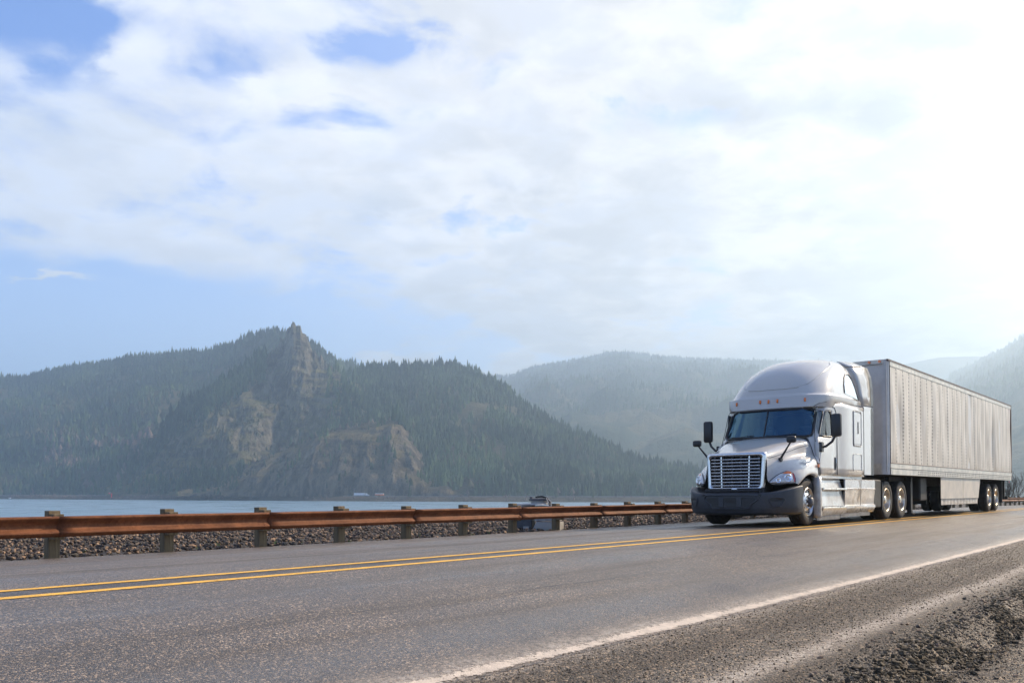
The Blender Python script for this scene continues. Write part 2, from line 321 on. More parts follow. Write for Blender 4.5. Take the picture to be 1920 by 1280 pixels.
# ---------------------------------------------------------------- mesh helpers
def tag(o, label=None, cat=None, group=None, kind=None):
    if label: o['label'] = label
    if cat: o['category'] = cat
    if group: o['group'] = group
    if kind: o['kind'] = kind
    return o
def empty(name, loc, rot=(0, 0, 0), **kw):
    o = bpy.data.objects.new(name, None); C.objects.link(o); o.location = loc; o.rotation_euler = rot
    o.empty_display_size = .3; return tag(o, **kw)
def np_mesh(name, V, F, material, smooth=False, parent=None, tone=None, uv=None):
    """V (n,3), F (m,k) numpy arrays -> one mesh object"""
    V = np.asarray(V, np.float32); F = np.asarray(F, np.int32); k = F.shape[1]
    me = bpy.data.meshes.new(name); me.vertices.add(len(V)); me.vertices.foreach_set('co', V.ravel())
    me.loops.add(F.size); me.loops.foreach_set('vertex_index', F.ravel())
    me.polygons.add(len(F)); me.polygons.foreach_set('loop_start', np.arange(0, F.size, k, dtype=np.int32))
    me.polygons.foreach_set('use_smooth', np.full(len(F), smooth))
    me.update(calc_edges=True)
    if tone is not None:
        a = me.attributes.new('tone', 'FLOAT', 'POINT'); a.data.foreach_set('value', np.asarray(tone, np.float32))
    if uv is not None:
        l = me.uv_layers.new(name='UVMap'); l.data.foreach_set('uv', np.asarray(uv, np.float32)[F.ravel()].ravel())
    me.materials.append(material)
    o = bpy.data.objects.new(name, me); C.objects.link(o); o.parent = parent; return o
class MB:
    def __init__(s, flip=False, off=0.): s.v = []; s.f = []; s.flip = flip; s.off = off
    def add(s, vs, fs):
        k = len(s.v); s.v += [tuple(p) for p in vs]; s.f += [tuple(i + k for i in f) for f in fs]; return s
    def box(s, x0, x1, y0, y1, z0, z1, bev=0.):
        if bev <= 0:
            vs = [(x, y, z) for x in (x0, x1) for y in (y0, y1) for z in (z0, z1)]
            return s.add(vs, [(0, 1, 3, 2), (4, 6, 7, 5), (0, 4, 5, 1), (2, 3, 7, 6), (0, 2, 6, 4), (1, 5, 7, 3)])
        bm = bmesh.new(); bmesh.ops.create_cube(bm, size=1)
        for v in bm.verts: v.co = Vector(((x0 + x1) / 2 + v.co.x * (x1 - x0), (y0 + y1) / 2 + v.co.y * (y1 - y0), (z0 + z1) / 2 + v.co.z * (z1 - z0)))
        bmesh.ops.bevel(bm, geom=bm.edges[:], offset=bev, segments=2, affect='EDGES', profile=.5)
        s.bm(bm); bm.free(); return s
    def bm(s, bm):
        bm.verts.index_update(); return s.add([tuple(v.co) for v in bm.verts], [[v.index for v in f.verts] for f in bm.faces])
    def tube(s, pts, r, n=8, closed=False):
        pts = [Vector(p) for p in pts]; N = len(pts); rs = r if hasattr(r, '__len__') else [r] * N
        vs = []
        up = None
        for i, p in enumerate(pts):
            a = pts[(i - 1) % N] if (closed or i > 0) else p; b = pts[(i + 1) % N] if (closed or i < N - 1) else p
            d = (b - a).normalized()
            if up is None: up = Vector((0, 0, 1)) if abs(d.z) < .9 else Vector((1, 0, 0))
            u = d.cross(up).normalized(); w = u.cross(d).normalized(); up = w
            vs += [p + (u * math.cos(2 * math.pi * k / n) + w * math.sin(2 * math.pi * k / n)) * rs[i] for k in range(n)]
        fs = []
        for i in range(N if closed else N - 1):
            for k in range(n):
                j = (i + 1) % N; fs.append((i * n + k, i * n + (k + 1) % n, j * n + (k + 1) % n, j * n + k))
        if not closed: fs += [tuple(range(n))[::-1], tuple((N - 1) * n + k for k in range(n))]
        return s.add(vs, fs)
    def lathe_y(s, prof, cx, cy, cz, n=40, sgn=1):
        """prof: (radius, y offset outward) revolved round the y axis"""
        vs = []
        for r, y in prof: vs += [(cx + r * math.cos(2 * math.pi * k / n), cy + sgn * y, cz + r * math.sin(2 * math.pi * k / n)) for k in range(n)]
        fs = [(i * n + k, i * n + (k + 1) % n, (i + 1) * n + (k + 1) % n, (i + 1) * n + k) for i in range(len(prof) - 1) for k in range(n)]
        return s.add(vs, fs)
    def grid(s, rows, closed_u=False):
        nu = len(rows[0]); vs = [p for r in rows for p in r]
        fs = [(i * nu + j, i * nu + (j + 1) % nu, (i + 1) * nu + (j + 1) % nu, (i + 1) * nu + j) for i in range(len(rows) - 1) for j in range(nu if closed_u else nu - 1)]
        return s.add(vs, fs)
    def mirror_y(s):
        k = len(s.v); s.v += [(x, -y, z) for x, y, z in s.v[:k]]; s.f += [tuple(i + k for i in f)[::-1] for f in s.f[:len(s.f)]]; return s
    def build(s, name, material, parent=None, smooth=False, sub=0, merge=0., bevel=0., solid=0., auto=True):
        vs = [((-(x - s.off)) if s.flip else x, y, z) for x, y, z in s.v]
        me = bpy.data.meshes.new(name); me.from_pydata(vs, [], s.f); 
        bm = bmesh.new(); bm.from_mesh(me)
        if merge > 0: bmesh.ops.remove_doubles(bm, verts=bm.verts, dist=merge)
        bmesh.ops.recalc_face_normals(bm, faces=bm.faces)
        bm.to_mesh(me); bm.free()
        me.materials.append(material)
        o = bpy.data.objects.new(name, me); C.objects.link(o); o.parent = parent
        if smooth:
            for p in me.polygons: p.use_smooth = True
        if solid: md = o.modifiers.new('solid', 'SOLIDIFY'); md.thickness = solid; md.offset = -1
        if bevel: md = o.modifiers.new('bevel', 'BEVEL'); md.width = bevel; md.segments = 2; md.limit_method = 'ANGLE'
        if sub: md = o.modifiers.new('sub', 'SUBSURF'); md.levels = sub; md.render_levels = sub
        return o

# ---------------------------------------------------------------- the road's path
KR = .868
def heading(s):
    q = min(max(s, -30.), 36.); t = .6716 - .002811 * q + .0000796 * q * q
    if s > 60: t += .0009 * min(s - 60, 200)
    return t
_P = {}
S0, S1, DS = -60., 520., .5
def _integrate():
    x, y, s = -1.4515, 8.765, 0.; _P[0] = (x, y)
    k = 0
    while s < S1: t = heading(s + DS / 2); x += math.sin(t) * DS; y += math.cos(t) * DS; s += DS; k += 1; _P[k] = (x, y)
    x, y = _P[0]; s = 0.; k = 0
    while s > S0: t = heading(s - DS / 2); x -= math.sin(t) * DS; y -= math.cos(t) * DS; s -= DS; k -= 1; _P[k] = (x, y)
_integrate()
def crown(s):
    q = min(max(s, -40.), 45.); z = -(.00206 * q - .000023 * q * q)
    if s > 45: z -= .0042 * (min(s, 130.) - 45) 
    return z
def at(s, v, dz=0.):
    f = s / DS; k = int(math.floor(f)); a = f - k; k = max(min(k, int(S1 / DS) - 1), int(S0 / DS))
    x = _P[k][0] * (1 - a) + _P[k + 1][0] * a; y = _P[k][1] * (1 - a) + _P[k + 1][1] * a; t = heading(s)
    return (x + v * math.cos(t), y - v * math.sin(t), crown(s) + dz)
PROF = [(-70, -14.5), (-40, -13.5), (-32, -11), (-24, -6.2), (-15.2, -1.1), (-14.2, -.22), (-9, -.16), (-5.9, -.19), (-5.45, -.18), (-5.3, -.15), (-2.7, -.03), (-1, .0), (0, 0), (.3, 0), (1, -.06), (2, -.17),
        (3.11, -.35), (4.2, -.42), (4.72, -.45), (4.98, -.60), (6., -.62), (9., -.7), (30, -1.), (70, -1.)]
def prof(v): return float(np.interp(v, [a for a, b in PROF], [b for a, b in PROF]))
def surf(s, v, lift=0.): return at(s, v, prof(v) + lift)
def ribbon(name, vs, s0, s1, ds, material, lift=0., zfun=None, kind='structure', uvscale=None, parent=None, smooth=True, thick=True):
    ns = int((s1 - s0) / ds) + 1; V = []; UV = []
    for i in range(ns):
        s = s0 + (s1 - s0) * i / (ns - 1)
        for v in vs:
            x, y, z = surf(s, v, lift)
            if zfun: z += zfun(s, v, x, y)
            V.append((x, y, z)); UV.append((s, v) if uvscale is None else (s, (v - (vs[0] + vs[-1]) / 2) / ((vs[-1] - vs[0]) / 2)))
    nv = len(vs); F = [(i * nv + j, i * nv + j + 1, (i + 1) * nv + j + 1, (i + 1) * nv + j) for i in range(ns - 1) for j in range(nv - 1)]
    o = np_mesh(name, V, F, material, smooth, parent, uv=UV)
    if kind: o['kind'] = kind
    return o
# ================================================================ THE SETTING
PROF.append((420, -1.5))
WZ = -11.3
def px2u(px): return (px - 960) / FOC
def pz(py, d): return HC + (YH - py) / FOC * d
# ---- river bed / land sheet to the horizon, water
np_mesh('ground', [(-7000, -500, -15), (7000, -500, -15), (7000, 7000, -15), (-7000, 7000, -15)], [(0, 1, 2, 3)], M['bank'])['kind'] = 'structure'
vs = []; fs = []
k = 0
np_mesh('river_water', [(-7000, -300, WZ), (2600, -300, WZ), (2600, 4000, WZ), (-7000, 4000, WZ)], [(0, 1, 2, 3)], M['water'])['kind'] = 'structure'
# ---- near land: bank, ballast bed and roadside ground in one sheet
def land_z(s, v, x, y):
    if v < -5.8: return .05 * noise.noise((x * .5, y * .5, 3)) * min(1, (-5.8 - v))
    if v > 4.4:
        a = min(1, (v - 4.4) / .4); return a * (.035 * noise.noise((x * 2.3, y * 2.3, 0)) + .018 * noise.noise((x * 9, y * 9, 5)) + .05 * noise.noise((x * .35, y * .35, 9)))
    return 0
lv = [-70, -40, -32, -28, -24, -20, -17, -15.2, -14.2, -13, -12, -11, -10, -9, -8, -7.2, -6.5, -5.9, -5.45, -4, -2, 0, 1, 2, 3.11, 3.7, 4.2, 4.35]
ribbon('roadside_land', lv, -58, 500, 1.5, M['ballast'], lift=-.03, zfun=land_z)
ribbon('gravel_ground', [4.3, 4.36, 4.42, 4.5, 4.56, 4.62, 4.68, 4.74, 4.8, 4.86, 4.92, 4.98, 5.04, 5.12, 5.2, 5.3, 5.45, 5.6, 5.8, 6, 6.3, 6.6, 7, 7.5, 8.2, 9], -6, 26, .08, M['shoulder'], zfun=land_z)
ribbon('gravel_verge', [4.3, 4.74, 4.86, 4.98, 5.2, 5.6, 6, 6.6, 7.5, 9], 26, 500, 1., M['shoulder'], zfun=land_z)
ribbon('outer_land', [9, 12, 20, 40, 70, 150, 420], -58, 500, 4, M['ground'])
# ---- asphalt and its markings
rv = [-5.3, -4.5, -3.6, -2.7, -1.8, -1, -.5, 0, .3, .65, 1, 1.5, 2, 2.5, 3.11, 3.2]
ribbon('road', rv, -58, 500, .5, M['asphalt'])
ribbon('road_shoulder', [3.2, 3.5, 3.8, 4.1, 4.3], -58, 500, .5, M['shoulder'], lift=-.002)
def lane_mark(v, w, m): ribbon('road_marking', [v - w / 2, v, v + w / 2], -58, 320, .5, m, lift=.004, uvscale=1)
lane_mark(.235, .15, M['yellow']); lane_mark(-.235, .135, M['yellow']); lane_mark(3.10, .27, M['white_line']); lane_mark(-5.24, .07, M['white_line'])

# ---- scattered stones (nobody could count them)
def rock_shapes(n, base):
    out = []
    for i in range(n):
        bm = bmesh.new(); bmesh.ops.create_icosphere(bm, subdivisions=1, radius=1)
        sc = (rnd.uniform(.8, 1.4), rnd.uniform(.5, 1.), rnd.uniform(.4, .8)) if base else (1, rnd.uniform(.7, 1), rnd.uniform(.5, .8))
        for v in bm.verts:
            f = rnd.uniform(.55, 1.3); v.co = Vector((v.co.x * sc[0] * f, v.co.y * sc[1] * f, v.co.z * sc[2] * f))
        out.append((np.array([v.co[:] for v in bm.verts]), np.array([[v.index for v in f.verts] for f in bm.faces]))); bm.free()
    return out
def scatter(name, pts, sizes, material, shapes, label=None, sink=.25, tilt=.9, seed=1, tonepow=1.5):
    rs = np.random.RandomState(seed); pts = np.array(pts); sizes = np.array(sizes); N = len(pts)
    which = rs.randint(0, len(shapes), N); Vs = []; Fs = []; T = []; off = 0
    for si, (bv, bf) in enumerate(shapes):
        idx = np.where(which == si)[0]; n = len(idx)
        if n == 0: continue
        az = rs.uniform(0, 2 * np.pi, n); ti = rs.uniform(-tilt, tilt, n)
        ca, sa, ct, st = np.cos(az), np.sin(az), np.cos(ti), np.sin(ti)
        p = bv[None, :, :] * sizes[idx][:, None, None]
        x, y, z = p[..., 0], p[..., 1], p[..., 2]
        y, z = y * ct[:, None] - z * st[:, None], y * st[:, None] + z * ct[:, None]
        x, y = x * ca[:, None] - y * sa[:, None], x * sa[:, None] + y * ca[:, None]
        P_ = np.stack([x, y, z + sizes[idx][:, None] * sink], -1) + pts[idx][:, None, :]
        Vs.append(P_.reshape(-1, 3)); nv = len(bv)
        Fs.append((bf[None] + (off + np.arange(n) * nv)[:, None, None]).reshape(-1, 3)); off += n * nv
        T.append(np.repeat(rs.uniform(0, 1, n) ** tonepow, nv))
    o = np_mesh(name, np.concatenate(Vs), np.concatenate(Fs), material, False, tone=np.concatenate(T)); o['kind'] = 'stuff'
    if label: o['label'] = label
    return o
shapes = rock_shapes(9, True)
pts = []; sz = []
for i in range(62000):
    s = -16 + 66 * rnd.random() ** 1.5; v = -5.52 - 9. * rnd.random() ** .85
    a = rnd.uniform(.016, .048) * (1 + .012 * max(0, s)); x, y, z = surf(s, v); z += land_z(s, v, x, y) + rnd.uniform(-.02, .03)
    pts.append((x, y, z)); sz.append(a)
scatter('ballast_stones', pts, sz, M['stone'], shapes, 'broken dark and tan stones heaped beyond the rusty guardrail', sink=.3, tonepow=2.6)
pts = []; sz = []
for i in range(52000):
    s = -3 + 26 * rnd.random() ** 1.3; v = rnd.choice([rnd.uniform(3.15, 4.3), rnd.gauss(4.75, .22), rnd.gauss(4.95, .25), rnd.uniform(4.4, 8)])
    if v < 3.12 or v > 9: continue
    if 4.18 < v < 4.45 and rnd.random() < .75: continue
    a = rnd.uniform(.004, .0095) * (1.5 if rnd.random() < .1 else 1)
    if v < 4.2: a *= .75
    if abs(v - 4.85) < .3: a *= 1.35
    x, y, z = surf(s, v); z += land_z(s, v, x, y); pts.append((x, y, z)); sz.append(a)
scatter('loose_gravel', pts, sz, M['pebble'], rock_shapes(6, False), 'small loose gravel along the broken pavement edge', seed=4)
pts = []; sz = []
for i in range(2600):
    s = -3 + 26 * rnd.random(); v = rnd.uniform(4.35, 8); x, y, z = surf(s, v); z += land_z(s, v, x, y); pts.append((x, y, z)); sz.append(rnd.uniform(.01, .024))
scatter('scattered_stones', pts, sz, M['stone'], rock_shapes(6, True), 'larger loose stones lying on the gravel verge', seed=14)
pts = []; sz = []
for i in range(7500):
    s = -3 + 26 * rnd.random(); v = rnd.gauss(4.88, .11); x, y, z = surf(s, v); z += land_z(s, v, x, y)
    if noise.noise((s * 1.3, v * 3, 2)) < -.15: continue
    pts.append((x, y, z)); sz.append(rnd.uniform(.012, .034))
scatter('mossy_edge', pts, sz, M['moss'], rock_shapes(6, True), 'dark mossy clods on the broken step below the road shoulder', seed=9)
# grass sprigs among the stones
V = []; F = []
for i in range(24):
    s = rnd.uniform(-2, 20); v = rnd.uniform(-6.6, -5.5); x, y, z = surf(s, v)
    for k in range(rnd.randint(3, 7)):
        a = rnd.uniform(0, 6.28); l = rnd.uniform(.04, .10); w = .004; dx, dy = math.cos(a) * .04, math.sin(a) * .04; j = len(V)
        V += [(x + dx * .2 - w, y, z), (x + dx * .2 + w, y, z), (x + dx, y + dy, z + l)]; F.append((j, j + 1, j + 2))
o = np_mesh('grass_sprigs', V, F, M['blade']); tag(o, 'small green grass sprigs growing among the stones', kind='stuff')

# ---- guardrail
GS = -.414; SP = 1.6535
g0 = surf(6, -5.4)
rail = empty('guardrail', (g0[0], g0[1], g0[2]), label='long rusty steel guardrail on timber posts along the far road edge', cat='guardrail')
def rp(s, v, z): p = at(s, v, prof(-5.45) + z); return (p[0] - g0[0], p[1] - g0[1], p[2] - g0[2])
# corrugated W profile: (outward towards road, height)
Wp = [(a * 1.32, h) for a, h in [(.012, .574), (.048, .573), (.062, .562), (.066, .549), (.058, .531), (.018, .490), (.006, .462), (.006, .430), (.016, .404), (.058, .374), (.066, .361), (.061, .347), (.034, .318), (.012, .306)]]
LOD_END = 130
def beam(i0, i1, lap):
    sa, sb = GS + SP * i0 - .02, GS + SP * i1 + .17; n = 16; m = MB()
    rows = []
    for k in range(n + 1):
        s = sa + (sb - sa) * k / n; ex = lap * (k / n) ** 0 * 0
        wob = .004 * noise.noise((s * .7, 1, 1))
        rows.append([rp(s, -5.315 + a + .014 * (1 - k / n) ** 3 + wob, h + .003 * noise.noise((s * .5, 4, 4))) for a, h in Wp])
    m.grid(rows); o = m.build('beam', M['corten'], rail, smooth=True)
    md = o.modifiers.new('solid', 'SOLIDIFY'); md.thickness = .005; md.offset = -1
    return o
nb = 0
for i in range(-10, LOD_END, 2): 
    b_ = beam(i, i + 2, 1); 
    if i < 24:
        for hz in (.545, .528, .352, .335):
            pass
def post_mesh():
    m = MB(); m.box(-.075, .075, -.065, .065, -.25, .644, .006); return m
pm = post_mesh().build('post', M['timber'], rail)
bo = MB().box(-.068, .068, .067, .185, .27, .602, .005).build('blockout', M['timber'], pm)
bts = [MB().tube([(dx, .25, hz), (dx, .272, hz)], .012, 8).build('splice_bolt', M['bolt'], pm) for dx, hz in ((-.02, .560), (.115, .560), (-.02, .366), (.115, .366))]
def place_post(p, b, i, jit):
    s = GS + SP * i; x, y, z = rp(s, -5.5, 0); p.location = (x, y, z + jit); p.rotation_euler = (rnd.uniform(-.012, .012), rnd.uniform(-.012, .012), math.pi / 2 - heading(s) + math.pi + rnd.uniform(-.03, .03))
    # local +y must point to the road side
first = True
for i in range(-8, 74):
    if first: p = pm; first = False
    else:
        p = pm.copy(); C.objects.link(p); b = bo.copy(); C.objects.link(b); b.parent = p
        if i % 2 == 0 and i < 26:
            for bt in bts: t_ = bt.copy(); C.objects.link(t_); t_.parent = p
    place_post(p, None, i, rnd.uniform(-.012, .012))

# ---- grey machine standing behind the guardrail
pxm = 1003
def on_ray(px, v):
    """point of the road's path frame on the ray of a photo column, at lateral v"""
    best = None
    for k in range(-40, 400):
        s = k * .1; x, y, z = surf(s, v)
        e = abs(x / y - px2u(px)) if y > 1 else 9
        if best is None or e < best[0]: best = (e, s, x, y, z)
    return best
e_, s_, mx, my, mz = on_ray(1003, -6.35)
mach = empty('roadside_machine', (mx, my, mz), (0, 0, -.30), label='grey metal machine with dark lid and hose standing behind the guardrail', cat='machine')
m = MB()   # octagonal barrel lying along x
def barrel(x0, x1, r, cz, cy=0, n=8, sq=1.): 
    rows = []
    for x, k in ((x0, .78), (x0 + .05, 1), (x1 - .06, 1), (x1, .8)):
        rows.append([(x, cy + r * k * math.cos(2 * math.pi * (j + .5) / n), cz + r * sq * k * math.sin(2 * math.pi * (j + .5) / n)) for j in range(n)])
    m.grid(rows, True); m.add(rows[0], [tuple(range(n))]); m.add(rows[-1], [tuple(range(n))])
barrel(-.58, .0, .24, .42, sq=.95)
m.build('tank', M['machine'], mach, bevel=.01)
m = MB(); m.box(.07, .62, -.2, .24, .22, .58, .01); m.box(.07, .14, -.235, -.2, .22, .56); m.box(.27, .32, -.235, -.2, .22, .56); m.box(.56, .62, -.235, -.2, .22, .56)
m.box(.33, .55, -.215, -.2, .3, .52)
m.build('housing', M['machine'], mach)
m = MB(); m.add([(.02, -.26, 0), (.66, -.26, 0), (.66, -.26, .2), (.12, -.26, .2), (.02, .26, 0), (.66, .26, 0), (.66, .26, .2), (.12, .26, .2)], [(0, 1, 2, 3), (4, 5, 6, 7), (0, 1, 5, 4), (1, 2, 6, 5), (2, 3, 7, 6), (3, 0, 4, 7)])
m.box(-.22, -.08, -.2, -.1, .0, .09); m.build('foot', M['machine'], mach)
m = MB(); m.box(-.5, -.02, -.16, .22, .03, .24, .02); m.build('base', M['machine_dark'], mach)
m = MB(); m.lathe_y([(0, 0)], 0, 0, 0, 4) if False else None
def disc(m, cx, cy, z0, z1, r0, r1, n=20):
    rows = [[(cx + r * math.cos(2 * math.pi * j / n), cy + r * math.sin(2 * math.pi * j / n), z) for j in range(n)] for r, z in ((r0, z0), (r1, z1))]
    m.grid(rows, True); m.add(rows[0], [tuple(range(n))]); m.add(rows[1], [tuple(range(n))])
disc(m, .06, 0, .60, .635, .38, .35); disc(m, .12, 0, .635, .70, .20, .20); m.build('top_plate', M['machine'], mach)
m = MB(); disc(m, .12, 0, .70, .745, .25, .25); disc(m, .12, 0, .745, .765, .20, .12); m.box(-.1, -.04, -.05, .05, .745, .79); m.build('lid', M['machine_dark'], mach)
m = MB(); m.tube([(.08, -.05, .79), (.2, -.05, .80), (.3, -.07, .775), (.37, -.1, .72), (.41, -.12, .66), (.42, -.13, .58)], .022, 8); m.box(.05, .1, -.09, -.01, .765, .8)
m.build('hose', M['black'], mach)
m = MB(); m.tube([(.33, -.13, .76), (.37, -.17, .70), (.42, -.2, .62)], .012, 6); m.tube([(.36, -.1, .74), (.45, -.15, .68), (.47, -.17, .6)], .012, 6); m.build('cable', M['machine'], mach)

# ---- far shore
SHX = [-3000, -600, 0, 290, 700, 1050, 1300, 1700, 2100, 2600]; SHY = [2600, 1850, 1421, 1248, 1083, 1003, 978, 950, 935, 930]
def shore(px): return float(np.interp(px, SHX, SHY)) + 6 * noise.noise((px * .02, 0, 7)) + 3 * noise.noise((px * .09, 0, 7))
def radial(name, cols, rowsf, material, tone=None, kind='structure', smooth=True):
    V = []; n = None
    for px in cols:
        r = rowsf(px); n = len(r); V += [(px2u(px) * y, y, z) for y, z in r]
    F = [(i * n + j, (i + 1) * n + j, (i + 1) * n + j + 1, i * n + j + 1) for i in range(len(cols) - 1) for j in range(n - 1)]
    o = np_mesh(name, V, F, material, smooth); 
    if kind: o['kind'] = kind
    return o
cols = list(range(-700, 2500, 5))
def bank_rows(px):
    y = shore(px); q = 1 + .35 * noise.noise((px * .03, 5, 5)); b = noise.noise((px * .05, 9, 5))
    return [(y - 14, WZ - 2), (y, WZ - .05), (y + 4, WZ + 1.4 + b), (y + 12, WZ + 3.2 * q), (y + 20, WZ + 4.6 + b), (y + 28, -5.75), (y + 60, -5.8), (y + 130, -5)]
radial('far_bank', cols, bank_rows, M['shore'])
def shore0(px): return float(np.interp(px, SHX, SHY))
radial('far_highway', cols, lambda px: [(shore0(px) + 36, -5.45), (shore0(px) + 50, -5.4)], M['far_road'])
def far_wall(px): y = shore0(px) + 34; return [(y, -5.9), (y, -4.75), (y + .5, -4.75), (y + .5, -5.9)]
o = radial('roadside_barrier', cols, far_wall, M['far_road'], kind=None); tag(o, 'long pale concrete barrier along the highway on the far shore', 'barrier')

# ---- hills
def ridge(name, crest, feet, material, power=1.0, back=.7, rough=30., nt=46, step=4., label=None, seed=0., cliff=None, fine=3., flute=0.):
    """crest: (px, py, distance) list; feet: (px, distance) list. A real hill between foot and crest, falling away behind."""
    cx = [c[0] for c in crest]; cy = [c[1] for c in crest]; cd = [c[2] for c in crest]
    fx = [f[0] for f in feet]; fd = [f[1] for f in feet]; nb = 14
    cols = np.arange(cx[0], cx[-1] + .1, step)
    def pt(px, t):
        d0 = float(np.interp(px, fx, fd)); d1 = float(np.interp(px, cx, cd)); top = pz(float(np.interp(px, cx, cy)), d1) + 6
        jag = 8 * noise.fractal((px * .17, seed, 2), .6, 2.2, 4) if flute else 0
        if t <= 1:
            y = d0 + (d1 - d0) * t; pw = cliff(px) if cliff else power
            z = -6 + top * (t ** pw)
            x = px2u(px) * y; z += jag * max(0, (t - .93) / .07)
            w = min(1, 3.2 * t * (1 - t) * 1.3)
            nz = noise.fractal((x / 210 + seed, y / 210, seed), 1., 2.1, 5)
            nz2 = noise.fractal((x / 42 + seed, y / 60, z / 160), 1., 2.1, 3)
            z += w * (rough * nz + fine * nz2) + fine * .25 * nz2 * min(1, t * 4)
            if flute:
                fl = 1 - abs(noise.fractal((x / 26 + nz2 * .5, z / 210, seed), 1., 2.2, 4)) * 1.6
                led = noise.fractal((x / 90, z / 15, seed + 4), 1., 2., 3)
                y -= flute * min(1, t * 3) * min(1, (1 - t) * 6 + .25) * (fl + .6 * led); x = px2u(px) * y
        else:
            tb = t - 1; y = d1 + tb * min(900., (d1 - d0) * 1.1); z = top * (1 - tb * back * 1.) - 6 + jag * max(0, 1 - tb * 3); x = px2u(px) * y
        return (x, y, z)
    ts = [i / nt for i in range(nt + 1)] + [1 + (i + 1) / nb for i in range(nb)]
    V = []
    for px in cols: V += [pt(px, t) for t in ts]
    n = len(ts); F = [(i * n + j, (i + 1) * n + j, (i + 1) * n + j + 1, i * n + j + 1) for i in range(len(cols) - 1) for j in range(n - 1)]
    o = np_mesh(name, V, F, material, False); o['kind'] = 'structure'
    if label: o['label'] = label
    return pt
# conifers: many small layered cones in one mesh
def forest(name, spec, material, label, shape='cone', seed=3):
    rs = np.random.RandomState(seed); Vs = []; Fs = []; T = []; off = 0
    P_ = np.array([p[:3] for p in spec]); H = np.array([p[3] for p in spec]); tn = np.array([p[4] for p in spec]); N = len(P_)
    if shape == 'cone': tiers = [(.0, .62, .20), (.30, .84, .15), (.58, 1.0, .095)]; k = 5; wid = rs.uniform(.6, 1.45, N)
    else: tiers = [(.1, .6, .30), (.35, 1., .34)]; k = 5; wid = np.ones(N)
    for a, b, r in tiers:
        ph = rs.uniform(0, 6.28, N); ang = ph[:, None] + np.arange(k)[None] * 2 * np.pi / k + rs.uniform(-.3, .3, (N, k))
        rr = (H * wid)[:, None] * r * rs.uniform(.6, 1.25, (N, k)); base = np.stack([rr * np.cos(ang), rr * np.sin(ang), np.repeat((H * a)[:, None], k, 1) + H[:, None] * rs.uniform(-.06, .06, (N, k))], -1)
        tip = np.stack([H * 0.02 * rs.randn(N), H * .02 * rs.randn(N), H * b], -1)[:, None, :]
        vv = np.concatenate([base, tip], 1) + P_[:, None, :]; Vs.append(vv.reshape(-1, 3))
        f = np.array([[j, (j + 1) % k, k] for j in range(k)]); Fs.append((f[None] + (off + np.arange(N) * (k + 1))[:, None, None]).reshape(-1, 3)); off += N * (k + 1)
        T.append(np.repeat(np.clip(tn + rs.uniform(-.12, .12, N), 0, 1), k + 1))
    o = np_mesh(name, np.concatenate(Vs), np.concatenate(Fs), material, False, tone=np.concatenate(T)); tag(o, label, kind='stuff'); return o
def grow(pt, px0, px1, n, h, mask, t0=.02, t1=1.06, jit=.42, seed=1, dens=None):
    r = random.Random(seed); out = []; k = 0; tries = 0
    while k < n and tries < n * 6:
        tries += 1; px = r.uniform(px0, px1); t = r.uniform(t0, t1)
        m_ = mask(px, t)
        if r.random() > m_: continue
        x, y, z = pt(px, t); hh = h * (1. if t > .97 else .72) * r.uniform(1 - jit, 1 + jit) * (1.25 if r.random() < .08 else 1)
        cl = noise.noise((x / 130, y / 130, 2)); hh *= 1 + .45 * noise.noise((x / 60, y / 60, 9)) * (t < .97)
        tone = .42 + .8 * cl + r.uniform(-.28, .28)
        out.append((x, y, z - .5, hh, min(1, max(0, tone)))); k += 1
    return out
full = lambda px, t: 1.
# long forested ridge at the back left, running behind the crag and down to the right
back_crest = [(-500, 735, 2700), (-200, 722, 2600), (0, 716, 2500), (45, 717, 2500), (110, 700, 2450), (180, 692, 2400), (260, 676, 2400), (320, 672, 2350), (390, 666, 2300), (440, 652, 2250), (462, 640, 2200), (482, 635, 2150), (501, 630, 2150), (528, 629, 2150), (539, 634, 2150), (575, 647, 2150), (602, 664, 2150), (625, 680, 2200), (640, 690, 2300), (658, 687, 2500), (697, 700, 2600), (750, 708, 2600), (900, 750, 2500)]
pt_back = ridge('hill', back_crest, [(-500, 1750), (0, 1500), (300, 1330), (500, 1400), (900, 1500)], M['hill'], .95, .6, 34, label='long dark forested ridge behind the crag')
pt_mid = ridge('hill', [(600, 735, 1750), (660, 712, 1780), (700, 700, 1800), (760, 700, 1820), (810, 696, 1850), (850, 697, 1850), (885, 708, 1830), (925, 728, 1800), (965, 752, 1750), (1010, 788, 1680), (1060, 815, 1600), (1110, 838, 1540), (1170, 868, 1480), (1240, 888, 1400), (1330, 905, 1350)],
    [(600, 1250), (700, 1150), (1000, 1080), (1330, 1050)], M['hill'], .95, .6, 22, seed=4, label='dark wooded hill right of the crag')
crag_c = [(200, 905, 1500), (250, 872, 1510), (290, 835, 1520), (320, 800, 1530), (350, 775, 1540), (400, 745, 1560), (440, 718, 1590), (475, 693, 1620), (498, 671, 1640), (514, 655, 1650), (526, 640, 1650), (536, 628, 1650), (541, 615, 1650), (547, 607, 1650), (554, 608, 1650), (563, 613, 1650), (571, 627, 1650), (578, 641, 1650), (586, 656, 1650), (602, 670, 1640), (620, 686, 1630), (640, 700, 1620), (662, 712, 1600), (690, 735, 1590), (735, 768, 1560), (790, 815, 1500), (860, 868, 1450), (930, 908, 1400)]
pt_crag = ridge('hill', crag_c, [(200, 1330), (350, 1250), (600, 1200), (930, 1160)], M['crag'], .9, 1.3, 26, nt=120, step=1., seed=11, fine=8, flute=13.,
    cliff=lambda px: .92 + .75 * math.exp(-((px - 548) / 60.) ** 2), label='rocky crag with a sharp basalt summit')
